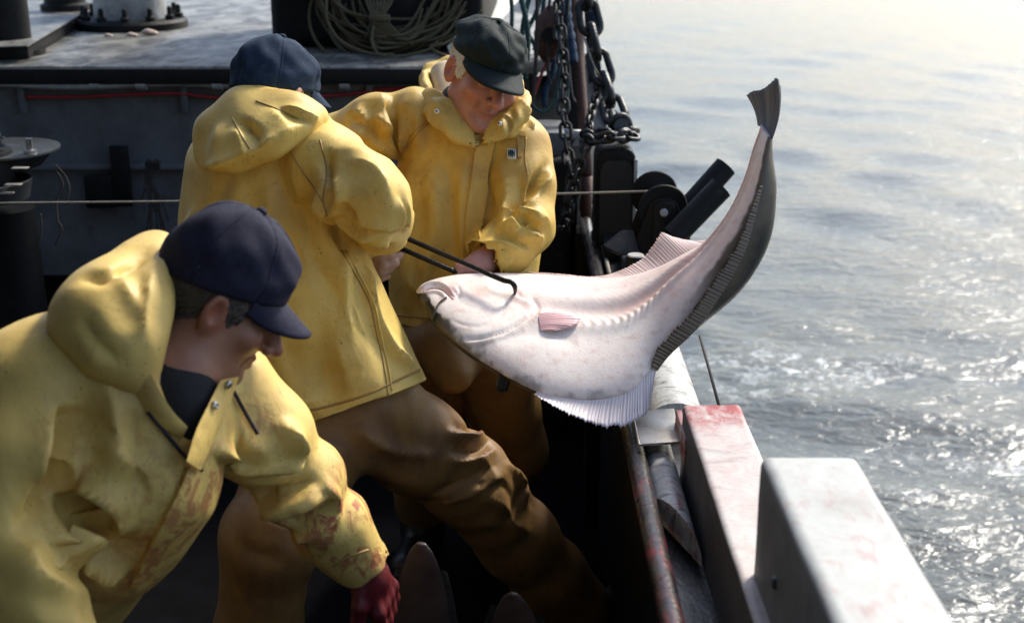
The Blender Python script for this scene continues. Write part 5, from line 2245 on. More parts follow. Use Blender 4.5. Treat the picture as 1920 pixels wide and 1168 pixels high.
# ------------------------------------------------------------------ man 2: back turned, blue cap
def man_back():
    hc = P(522, 186, 2.76)
    hR = frame(CAMV(.60, -.16, .78), CAMV(.10, .97, -.05))
    base = Vector((P(700, 900, 2.85).x, 2.85, DECKZ))
    sh_r, el_r, wr_r = P(620, 318, 2.66), P(704, 386, 2.56), P(722, 446, 2.84)
    sh_l, el_l, wr_l = P(440, 300, 2.92), P(545, 430, 3.10), P(672, 485, 2.96)
    nk = P(528, 232, 2.74)
    chest, waist, hip = P(515, 380, 2.80), P(575, 570, 2.84), P(645, 700, 2.84)
    kn_r, an_r = P(876, 900, 3.02), P(1066, 1118, 3.30)
    kn_l, an_l = P(505, 1010, 2.72), P(470, 1300, 2.86)
    hip_r, hip_l = P(690, 760, 2.84), P(618, 790, 2.84)
    # left fist closed round the gaffs, fingers towards the fish
    d0 = 2.93
    hand_l = [(wr_l, P(694, 490, d0), .026, .022), (P(680, 478, d0), P(696, 500, d0), .020, .018)]
    for (pp, r0) in (
        (((690, 468, d0), (712, 470, d0 - .012), (728, 478, d0 - .006)), .0095),
        (((690, 486, d0 - .012), (716, 481, d0 - .028), (731, 478, d0 - .024), (728, 486, d0)), .0120),
        (((694, 498, d0 - .006), (720, 499, d0 - .024), (740, 493, d0 - .014), (738, 484, d0 + .01)), .0105),
        (((696, 510, d0), (716, 510, d0 - .02), (731, 505, d0 - .012)), .0098),
        (((698, 520, d0 + .01), (714, 521, d0 - .01), (726, 518, d0 - .004)), .0092),
        (((728, 478, d0 + .01), (740, 481, d0 - .004), (748, 479, d0 - .006)), .0095),
    ):
        q = [P(*x) for x in pp]
        for a, b in zip(q[:-1], q[1:]):
            hand_l.append((a, b, r0, r0 * .95))
    hand_r = hand_cones(wr_r, P(735, 440, 3.0) - wr_r, CAMV(.2, .9, -.3), curl=1.0, side=1)
    body = make_body('fisherman with his back turned, blue cap, pulling on the steel gaffs', base, hc, hR, .95, 'skin_pale',
                     [[(hc, .055), (nk, .055), (chest, .11), (waist, .11), (hip, .12)],
                      [(nk, .045), (sh_r, .04), (el_r, .036), (wr_r, .028)],
                      [(nk, .045), (sh_l, .04), (el_l, .036), (wr_l, .028)],
                      [(hip, .10), (hip_r, .07), (kn_r, .045), (an_r, .03)],
                      [(hip, .10), (hip_l, .07), (kn_l, .045), (an_l, .03)]],
                     [hand_l, hand_r], [boxr(hc, .13), boxr(P(715, 490, d0), .06)])
    # jacket
    S = Solid()
    ax = CAMV(.35, 0, 1.0)
    S.chain([(P(528, 262, 2.74), .105), (P(505, 340, 2.79), .178), (P(500, 420, 2.80), .192), (P(538, 540, 2.82), .190), (P(588, 650, 2.84), .190), (P(640, 760, 2.84), .192), (P(668, 850, 2.84), .19)], .05, ax, .74)
    S.cone(P(450, 302, 2.84), P(608, 308, 2.68), .080, .078, .07)
    S.chain([(sh_r, .076), (P(672, 352, 2.61), .071), (el_r, .066)], .05)
    S.chain([(el_r + Vector((0, .02, 0)), .068), (P(718, 415, 2.68), .056), (P(722, 434, 2.80), .052)], .03)
    S.chain([(sh_l, .09), (el_l, .075), (P(650, 478, 2.99), .055)], .03)
    hemn = (P(800, 700, 2.8) - P(540, 790, 2.8))
    hn = hemn.cross(Vector((0, CS, -SN))).normalized()
    if hn.z > 0:
        hn = -hn
    S.plane(P(668, 757, 2.84), hn, .008)
    S.cut(lambda p: d_cone(p, P(720, 422, 2.72), P(724, 448, 2.92), .036, .046), .006)
    lo, hi = bounds([P(330, 200, 2.8), P(800, 850, 2.6), P(700, 300, 3.2), sh_l, el_l, el_r], .14)
    me = solid_mesh(S, lo, hi, JH, 'jacket')
    smooth_mesh(me, 2, .4)
    buckle(me, 0.065, [(P(720, 420, 2.6), .10, (.3, .2, -1), .20), (P(680, 340, 2.62), .10, (.6, 0, -.8), .12), (P(640, 400, 2.68), .07, None, .15), (P(540, 470, 2.7), .24, (1, .1, .2), .12), (P(650, 700, 2.75), .14, (1, 0, .3), .14), (P(480, 350, 2.72), .12, (1, 0, .4), .08)], 240, .005, .25, seed=21, sag=.00002)
    me = refine(me)
    F2 = [
        # crease from armpit, hanging folds of the back
        (((640, 388), (652, 402), (664, 430)), .012, -.020), (((612, 330), (610, 400), (622, 460), (650, 560)), .030, .006),
        (((560, 330), (545, 430), (560, 520)), .030, -.005), (((470, 330), (430, 400), (400, 470)), .020, .006),
        (((430, 330), (395, 400), (360, 440)), .014, -.005), (((640, 560), (660, 660), (690, 740)), .022, .007),
        (((590, 600), (600, 680), (640, 770)), .026, -.006), (((700, 560), (720, 620), (770, 690)), .014, .008),
        (((660, 500), (690, 600), (742, 690)), .018, -.006), (((520, 640), (540, 710), (585, 775)), .018, .006),
        (((480, 420), (500, 500), (560, 600), (600, 660)), .030, .005),
        # sleeve
        (((640, 270), (690, 300), (735, 345)), .020, .005), (((628, 330), (640, 370), (636, 400)), .012, .010), (((632, 400), (655, 432), (700, 440)), .014, .009, 'f'),
        (((670, 450), (710, 440), (745, 425)), .008, .006), (((680, 462), (715, 455), (748, 445)), .007, -.005), (((745, 360), (760, 400), (752, 440)), .010, -.007),
        (((690, 330), (720, 370), (738, 420)), .018, .004), (((764, 378), (766, 412), (756, 438)), .007, .006),
        (((612, 285), (611, 330), (624, 392)), .007, -.012, 's'), (((598, 370), (618, 388), (640, 398)), .007, .014, 's'), (((618, 404), (634, 430), (652, 476)), .009, -.020, 's'),
        (((640, 432), (690, 439), (744, 442)), .006, -.010, 's'), (((648, 420), (690, 426), (735, 424)), .010, .009), (((748, 372), (757, 405), (752, 432)), .005, .009, 's'), (((762, 395), (764, 420)), .004, -.007, 's'),
        (((690, 455), (722, 452), (750, 446)), .005, .008, 's'), (((700, 463), (728, 460)), .005, -.007, 's'), (((655, 300), (700, 322), (738, 372)), .009, .006, 's'),
        (((655, 560), (668, 610), (690, 640)), .006, -.007, 's'), (((688, 500), (694, 545), (700, 575)), .008, .010, 's'), (((742, 660), (768, 690), (790, 700)), .006, .009, 's'),
        (((560, 720), (620, 700), (680, 690)), .007, -.005, 's'), (((530, 740), (560, 752), (600, 748)), .006, .006, 's'), (((370, 395), (352, 430), (345, 470)), .008, .007, 's'), (((640, 480), (648, 560), (672, 640)), .009, .006, 's'),
    ]
    fold(me, F2)
    jk = link('jacket', me, 'yellow', body, True)
    fattr(me, 'Blood', np.zeros(len(me.vertices)))
    bv = bvh_of(me)
    seam('seam', bv, ((640, 470), (690, 560), (705, 620), (722, 700), (730, 765)), .0015, 'seam', jk)
    seam('seam', bv, ((648, 470), (698, 560), (713, 620), (730, 700), (738, 762)), .0026, 'yellow', jk)
    seam('seam', bv, ((525, 250), (560, 310), (600, 370), (615, 410)), .0015, 'seam', jk)
    seam('seam', bv, ((600, 262), (612, 320), (606, 380), (622, 420)), .0015, 'seam', jk)
    seam('hem_seam', bv, ((545, 768), (600, 765), (680, 742), (740, 715), (792, 690)), .0028, 'seam', jk)
    # hood lying on the back
    H = Solid()
    hR2 = frame(CAMV(-.35, -.30, -.85), CAMV(-.42, .85, 0))
    H.chain([(P(430, 262, 2.655), .062), (P(480, 236, 2.635), .070), (P(545, 218, 2.64), .056), (P(592, 222, 2.66), .028)], .04, CAMV(.1, .5, -.85), .62)
    H.chain([(P(400, 292, 2.645), .036), (P(440, 282, 2.600), .046), (P(500, 258, 2.585), .046), (P(560, 234, 2.61), .030)], .03, CAMV(.1, .5, -.85), .7)
    H.chain([(P(398, 296, 2.675), .030), (P(412, 250, 2.67), .046), (P(460, 210, 2.68), .048), (P(520, 196, 2.69), .042), (P(575, 208, 2.70), .028)], .03)
    H.cut(lambda p: d_ell(p, P(548, 172, 2.74), (.088, .10, .078)), .01)
    lo, hi = bounds([P(360, 180, 2.7), P(610, 330, 2.6), P(500, 200, 2.82)], .06)
    hm = solid_mesh(H, lo, hi, .0065, 'hood')
    fold(hm, [(((450, 225), (480, 250), (470, 275)), .010, -.007), (((440, 240), (462, 285)), .012, .006), (((520, 205), (560, 222), (590, 226)), .010, -.006),
                (((376, 314), (430, 300), (500, 268), (570, 230)), .006, .010, 's'), (((448, 225), (470, 250), (488, 282)), .006, -.009, 's'), (((530, 200), (570, 215), (600, 228)), .006, .008, 's'), (((415, 230), (400, 270)), .014, .005), (((500, 200), (530, 235), (520, 250)), .012, .006)])
    ho = link('hood', hm, 'yellow', jk, True)
    hb = bvh_of(hm)
    seam('hood_seam', hb, ((436, 222), (450, 250), (468, 280)), .0015, 'seam', jk)
    seam('hood_seam', hb, ((480, 190), (520, 205), (560, 222)), .0015, 'seam', jk)
    # trousers
    T = Solid()
    T.ell(P(672, 770, 2.86), (.14, .12, .11), None, .05)
    T.chain([(P(690, 775, 2.84), .118), (P(775, 830, 2.93), .108), (kn_r, .100), (P(970, 1010, 3.17), .096), (P(1030, 1080, 3.26), .092), (an_r + Vector((.02, .02, -.04)), .09)], .04)
    T.chain([(hip_l, .13), (P(555, 890, 2.78), .108), (kn_l, .098), (P(484, 1180, 2.80), .09), (an_l + Vector((0, 0, -.05)), .085)], .04)
    lo, hi = bounds([P(560, 720, 2.9), an_r, an_l, kn_r, kn_l, hip_r], .17)
    tm = solid_mesh(T, lo, hi, JH, 'trousers')
    smooth_mesh(tm, 2, .4)
    buckle(tm, 0.065, [(kn_r, .10, kn_r - hip_r, .18), (P(760, 820, 2.85), .14, (.3, 1, 0), .08), (P(985, 975, 3.1), .12, an_r - kn_r, .08), (kn_l, .12, kn_l - hip_l, .14)], 240, .004, .25, seed=33)
    tm = refine(tm)
    fold(tm, k=1.0, strokes=[(((850, 800), (885, 815), (915, 808)), .012, .016, 'f'), (((855, 830), (890, 835), (925, 812)), .011, .013), (((840, 842), (880, 850), (920, 838)), .010, -.010),
                (((790, 930), (850, 915), (930, 860)), .018, .010), (((880, 850), (910, 870), (935, 900)), .010, .009), (((700, 780), (760, 830), (840, 850)), .03, -.008),
                (((950, 870), (975, 910), (990, 950)), .010, .010), (((940, 900), (962, 935)), .008, -.008), (((600, 830), (700, 880), (800, 920)), .03, .008),
                (((880, 905), (920, 912), (945, 905)), .008, -.010), (((900, 980), (960, 985), (1000, 1000)), .012, .008), (((480, 960), (520, 990), (560, 985)), .014, .010),
                (((440, 1010), (480, 1040), (530, 1045)), .014, -.010), (((835, 812), (880, 820), (918, 800)), .006, .016, 's'), (((845, 832), (890, 842), (926, 820)), .006, -.016, 's'), (((830, 860), (885, 862), (930, 842)), .006, .012, 's'), (((800, 930), (860, 905), (935, 868)), .008, -.012, 's'), (((820, 945), (880, 925), (945, 890)), .008, .012, 's'), (((948, 868), (972, 905), (985, 948)), .006, .012, 's'), (((960, 866), (985, 910), (1000, 950)), .006, -.010, 's'), (((660, 800), (740, 845), (830, 855)), .010, .010, 's'), (((900, 930), (940, 945), (965, 990)), .007, .010, 's')])
    tr = link('trousers', tm, 'trouser', body, True)
    boot(body, Vector((an_r.x + .02, an_r.y + .02, DECKZ + .10)), (.7, .7, 0), .16, kn_r - an_r)
    boot(body, Vector((an_l.x, an_l.y, DECKZ + .10)), (.5, .8, 0), .22)
    hair_mesh(hc, hR, [((.05, -.06, -.02), (.05, .06, .06)), ((.0, -.09, -.02), (.075, .05, .075)), ((.072, .02, .012), (.02, .045, .04))], 'hair', 'hair_dark', body, s=.94, seed=3, amp=.004)
    cap_parts(body, hc, hR, 'cap_blue', dict(ax=.086, ay=.107, H=.136, zf=.040, zb=-.010, puff=.03, back=.008, e=2.5, wrinkle=.0034, seed=5,
                                             brim=dict(half=62, len=.055, drop=.34, curve=5.0)), .95)
    return body


# ------------------------------------------------------------------ man 3: white hair, dark green cap, behind the fish
def man_facing():
    hc = P(908, 140, 3.10)
    hR = frame(CAMV(.36, -.50, -.79), CAMV(.34, .78, -.42))
    base = Vector((-.15, 3.30, DECKZ))
    nk = P(868, 228, 3.20)
    sh_r, el_r, wr_r = P(772, 222, 3.16), P(630, 268, 3.20), P(640, 430, 3.10)
    sh_l, el_l, wr_l = P(974, 288, 3.16), P(982, 425, 3.07), P(908, 490, 2.985)
    chest, waist, hip = P(880, 330, 3.22), P(865, 480, 3.24), P(855, 610, 3.26)
    hip_l, hip_r = hip + Vector((.09, 0, -.04)), hip + Vector((-.09, 0, -.04))
    kn_l, kn_r = Vector((hip.x + .14, 3.22, .52)), Vector((hip.x - .10, 3.24, .52))
    an_l, an_r = Vector((hip.x + .12, 3.38, DECKZ + .1)), Vector((hip.x - .12, 3.38, DECKZ + .1))
    # left hand pressing behind the fish's head, thumb along its edge
    hand_l = [(wr_l, P(888, 500, 2.965), .030, .028), (P(900, 498, 2.97), P(872, 508, 2.955), .026, .022)]
    for pp, r0 in ((((872, 500, 2.955), (862, 503, 2.945), (858, 515, 2.94)), .0110),
                   (((872, 508, 2.96), (864, 528, 2.965), (868, 546, 2.975)), .0098),
                   (((882, 512, 2.965), (878, 534, 2.975), (882, 552, 2.985)), .0100),
                   (((894, 514, 2.97), (892, 536, 2.98), (896, 552, 2.99)), .0096),
                   (((904, 512, 2.975), (906, 530, 2.985), (908, 544, 2.99)), .0088)):
        q = [P(*x) for x in pp]
        for a, b in zip(q[:-1], q[1:]):
            hand_l.append((a, b, r0, r0 * .92))
    hand_r = hand_cones(wr_r, P(660, 470, 3.05) - wr_r, CAMV(-.6, .3, -.7), curl=.9, side=-1)
    body = make_body('white haired fisherman in dark green cap bending over the big fish', base, hc, hR, 1.02, 'skin_ruddy',
                     [[(hc, .055), (nk, .058), (chest, .11), (waist, .11), (hip, .12)],
                      [(nk, .045), (sh_r, .04), (el_r, .036), (wr_r, .028)],
                      [(nk, .045), (sh_l, .04), (el_l, .036), (wr_l, .030)],
                      [(hip, .10), (hip_r, .07), (kn_r, .045), (an_r, .03)],
                      [(hip, .10), (hip_l, .07), (kn_l, .045), (an_l, .03)]],
                     [hand_l, hand_r], [boxr(hc, .135), boxr(P(885, 512, 2.96), .06)], stubble=.3)
    # dark jersey at the throat
    S = Solid()
    S.cone(P(884, 222, 3.13), P(898, 268, 3.14), .056, .040, .03)
    S.cone(P(866, 200, 3.17), P(886, 250, 3.14), .060, .050, .03)
    lo, hi = bounds([P(850, 180, 3.15), P(915, 320, 3.12)], .11)
    link('sweater', solid_mesh(S, lo, hi, .009, 'sweater'), 'sweater_grey', body, True)
    # jacket
    S = Solid()
    ax = CAMV(0, .1, 1.0)
    S.chain([(P(880, 262, 3.20), .120), (P(884, 330, 3.22), .182), (P(880, 420, 3.23), .178), (P(868, 520, 3.24), .176), (P(862, 620, 3.25), .178)], .05, ax, .70)
    S.cone(P(800, 240, 3.18), P(962, 275, 3.17), .074, .074, .07)
    S.chain([(sh_r, .076), (P(700, 236, 3.15), .068), (el_r, .064), (P(640, 400, 3.12), .058)], .04)
    S.chain([(sh_l, .078), (P(982, 350, 3.12), .072), (el_l + Vector((0, 0, .005)), .071)], .04)
    S.chain([(el_l, .072), (P(950, 462, 3.02), .062), (P(912, 488, 2.99), .056)], .03)
    S.plane(P(865, 600, 3.24), Vector((-.02, -.12, -1)), .008)
    # cuff: cut clean and hollow
    cdir = (P(900, 494, 2.975) - P(955, 462, 3.02)).normalized()
    cpt = P(904, 492, 2.98)
    S.keep(lambda p: np.where(((p - vec(cpt)) ** 2).sum(1) < .012, (p - vec(cpt)) @ vec(cdir), -1.), .004)
    S.cut(lambda p: d_cone(p, P(930, 477, 3.0), P(890, 500, 2.965), .040, .046), .005)
    # neck opening
    S.cut(lambda p: d_cone(p, P(895, 130, 3.06), P(900, 262, 3.06), .072, .010), .012)
    lo, hi = bounds([P(600, 180, 3.2), P(1040, 640, 3.1), el_l, wr_l, wr_r, P(860, 600, 3.42)], .12)
    me = solid_mesh(S, lo, hi, JH, 'jacket')
    smooth_mesh(me, 2, .4)
    buckle(me, 0.065, [(P(715, 225, 3.1), .09, (1, 0, .1), .22), (P(985, 425, 3.0), .08, (-.3, 0, 1), .16), (P(940, 460, 2.98), .06, (1, 0, .5), .10), (P(820, 420, 3.1), .2, (1, 0, 0), .09), (P(800, 560, 3.1), .14, (1, 0, 0), .12)], 240, .005, .25, seed=41)
    me = refine(me)
    F3 = [
        # right sleeve bunching at the shoulder
        (((715, 175), (722, 215), (712, 262)), .011, .012), (((738, 170), (748, 215), (735, 270)), .010, -.010), (((690, 190), (702, 225), (694, 262)), .010, -.009),
        (((670, 200), (682, 230), (676, 262)), .010, .010), (((655, 208), (662, 235)), .008, -.007), (((757, 180), (768, 225), (752, 285)), .010, .008),
        (((700, 265), (725, 285), (750, 295)), .009, .008),
        # chest folds running down from the collar
        (((800, 300), (815, 380), (830, 470)), .022, .007), (((835, 290), (845, 380), (850, 470), (858, 560)), .018, -.007), (((780, 330), (775, 420), (790, 520)), .026, .006),
        (((760, 470), (770, 540), (765, 590)), .018, .007), (((820, 480), (812, 550), (820, 600)), .014, -.006), (((740, 340), (745, 420), (738, 500)), .015, -.006),
        (((870, 300), (862, 400), (866, 470)), .012, .006),
        # left side and sleeve
        (((975, 320), (972, 370), (955, 420)), .012, -.010), (((1000, 330), (985, 390), (962, 430)), .012, .008, 'f'), (((1025, 320), (1012, 352), (1000, 372)), .008, -.007),
        (((945, 425), (985, 412), (1020, 420)), .009, .011), (((950, 440), (990, 430), (1018, 440)), .008, -.009), (((960, 425), (975, 445), (1005, 455)), .008, .009),
        (((940, 445), (965, 455), (1000, 462)), .008, -.007), (((990, 400), (1010, 430), (1012, 460)), .008, .008), (((900, 470), (930, 480), (955, 500)), .012, .005),
        (((935, 290), (950, 360), (940, 430)), .014, .006), (((915, 330), (925, 420), (915, 470)), .014, -.006),
        (((745, 292), (718, 240), (700, 212)), .006, .013, 's'), (((748, 290), (730, 230), (722, 182)), .006, -.013, 's'), (((752, 288), (752, 230), (742, 178)), .006, .012, 's'), (((758, 286), (768, 240), (766, 200)), .005, -.009, 's'),
        (((720, 270), (690, 240), (668, 222)), .005, -.010, 's'), (((705, 262), (680, 250), (655, 240)), .006, .009, 's'),
        (((1030, 303), (1000, 345), (974, 383), (950, 396)), .008, -.018, 's'), (((1034, 325), (1008, 362), (985, 392)), .007, .012, 's'),
        (((941, 400), (985, 398), (1028, 412)), .006, .014, 's'), (((950, 416), (985, 414), (1018, 432)), .005, -.012, 's'), (((938, 428), (970, 428), (1010, 446)), .006, .012, 's'), (((930, 440), (962, 444), (1000, 458)), .005, -.010, 's'),
        (((905, 455), (940, 455), (980, 470)), .007, .007, 's'), (((985, 440), (1005, 455), (1008, 470)), .005, .009, 's'), (((760, 520), (790, 545), (830, 550)), .008, .006, 's'), (((745, 380), (752, 440), (748, 500)), .008, .008, 's'),
    ]
    fold(me, F3)
    jk = link('jacket', me, 'yellow_b', body, True)
    fattr(me, 'Blood', np.zeros(len(me.vertices)))
    bv = bvh_of(me)
    # front fly flap, yoke seams, collar
    strip('front_flap', bv, ((890, 276), (880, 340), (870, 420), (872, 460), (884, 496)), ((932, 262), (918, 330), (905, 420), (903, 455), (903, 480)), .006, .004, 'yellow_b', jk, 30, 7)
    strip('yoke_flap', bv, ((890, 278), (920, 256), (955, 246), (984, 250)), ((893, 286), (922, 264), (956, 254), (986, 260)), .005, .003, 'yellow_b', jk, 24, 4)
    strip('front_edge', bv, ((832, 214), (850, 240), (872, 262), (890, 278)), ((850, 200), (862, 225), (880, 250), (898, 274)), .006, .004, 'yellow_b', jk, 20, 4)
    seam('seam', bv, ((757, 278), (775, 250), (802, 226)), .0015, 'seam', jk)
    seam('seam', bv, ((762, 282), (780, 254), (806, 230)), .0015, 'seam', jk)
    seam('seam', bv, ((986, 258), (985, 300), (990, 330)), .0015, 'seam', jk)
    seam('seam', bv, ((928, 268), (914, 340), (902, 420), (900, 452)), .0018, 'seam', jk)
    strip('pocket_slit', bv, ((968, 252), (970, 280), (971, 300)), ((974, 252), (977, 280), (979, 296)), .002, .004, 'seam', jk, 10, 3)
    seam('hem_seam', bv, ((738, 590), (790, 596), (840, 600)), .0026, 'seam', jk)
    button('snap', bv, 883, 415, .0055, 'eyelet', jk)
    # chest badge: white square with a dark two-letter mark
    strip('badge', bv, ((950, 279), (951, 300)), ((969, 281), (970, 301)), .0035, .002, 'white_patch', jk, 5, 4, smooth=False)
    strip('badge_field', bv, ((952.5, 282), (953.2, 297.5)), ((966.8, 283.5), (967.8, 298.5)), .0050, .0022, 'dark_patch', jk, 5, 4, smooth=False)
    for (ax_, ay_, bx_, by_) in ((955.8, 281.6, 956.8, 287.5), (963.2, 282.4, 964.0, 288.3), (956.2, 293.5, 957.0, 299.0), (963.8, 294.0, 964.8, 299.6), (959.6, 281.8, 960.2, 285.0), (960.2, 296.0, 961.0, 299.2)):
        strip('badge_mark', bv, ((ax_, ay_), (ax_, by_)), ((bx_, ay_), (bx_, by_)), .0066, .0020, 'white_patch', jk, 4, 3, smooth=False)
    # collar (lowered hood) around the neck
    H = Solid()
    nl, nr_ = CAMV(.35, .25, -1), CAMV(-.35, .25, -1)
    H.chain([(P(812, 196, 3.11), .040), (P(835, 214, 3.075), .044), (P(862, 246, 3.06), .032), (P(886, 270, 3.055), .014)], .02, nl, .25)
    H.chain([(P(797, 150, 3.26), .026), (P(800, 172, 3.2), .026), (P(810, 190, 3.13), .030)], .02, CAMV(1, 0, -.3), .5)
    H.chain([(P(796, 152, 3.28), .018), (P(808, 132, 3.32), .017), (P(842, 117, 3.34), .014), (P(880, 130, 3.36), .03)], .02)
    H.chain([(P(912, 264, 3.055), .014), (P(936, 236, 3.065), .036), (P(962, 212, 3.095), .042), (P(974, 190, 3.15), .030)], .02, nr_, .25)
    H.chain([(P(974, 190, 3.15), .024), (P(962, 160, 3.26), .024), (P(900, 150, 3.36), .026)], .02)
    H.cone(P(950, 240, 3.075), P(985, 238, 3.11), .030, .026, .02, nr_, .28)
    lo, hi = bounds([P(780, 110, 3.2), P(1000, 290, 3.0), P(850, 130, 3.42)], .05)
    hm = solid_mesh(H, lo, hi, .006, 'collar')
    fold(hm, [(((950, 215), (958, 240), (955, 262)), .008, -.007), (((940, 225), (945, 250)), .008, .006), (((805, 185), (825, 205), (832, 225)), .009, .006), (((968, 200), (972, 230)), .008, .006)])
    co = link('collar', hm, 'yellow_b', jk, True)
    hb = bvh_of(hm)
    button('snap', hb, 820, 210, .0062, 'white_patch', jk, 'eyelet')
    button('snap', hb, 939, 233, .0058, 'white_patch', jk, 'eyelet')
    # pale lining inside the collar
    L = Solid()
    L.cone(P(832, 142, 3.27), P(842, 200, 3.16), .036, .028, .02)
    L.cone(P(845, 136, 3.28), P(852, 190, 3.19), .026, .03, .02)
    lo, hi = bounds([P(815, 130, 3.25), P(860, 215, 3.15)], .07)
    link('collar_lining', solid_mesh(L, lo, hi, .007, 'collar_lining'), 'lining', jk, True)
    # trousers
    T = Solid()
    T.ell(hip + Vector((0, 0, -.03)), (.155, .115, .13), None, .04)
    T.chain([(hip_l, .11), (kn_l, .095), (an_l + Vector((0, 0, .06)), .082)], .04)
    T.chain([(hip_r, .11), (kn_r, .095), (an_r + Vector((0, 0, .06)), .082)], .04)
    T.cone(P(822, 640, 3.15), P(850, 700, 3.14), .055, .05, .06)
    lo, hi = bounds([hip, kn_l, kn_r, an_l, an_r, P(815, 640, 3.05)], .17)
    tm = solid_mesh(T, lo, hi, .0105, 'trousers')
    buckle(tm, 0.100, [], 160, .005, .22, seed=51)
    tm = refine(tm)
    link('trousers', tm, 'trouser', body, True)
    boot(body, an_l, (.25, -1, 0), .2)
    boot(body, an_r, (-.25, -1, 0), .2)
    hair_mesh(hc, hR, [((.074, -.035, .022), (.026, .055, .050)), ((.0, -.085, .010), (.085, .050, .075)), ((.074, .018, .012), (.016, .026, .036))], 'hair', 'hair_white', body, s=1.02, seed=8, amp=.003)
    # eyebrows
    E = MB()
    for sx in (-1, 1):
        q = [Vector(hc) + hR @ (Vector((sx * x, y, z)) * 1.02) for x, y, z in ((.012, .098, .022), (.028, .095, .027), (.046, .080, .023))]
        E.tube(spline(q, 4), [.0025, .0035, .004, .004, .0038, .0035, .003, .0025, .0015], 6)
    E.build('eyebrows', 'hair_white', body, True)
    cap_parts(body, hc, hR, 'cap_green', dict(ax=.084, ay=.104, H=.126, zf=.036, zb=.040, puff=.05, back=-.002, e=3.0, wrinkle=.0050, seed=9,
                                              brim=dict(half=64, len=.072, drop=.34, curve=4.2, pow=.5)), 1.02)
    return body


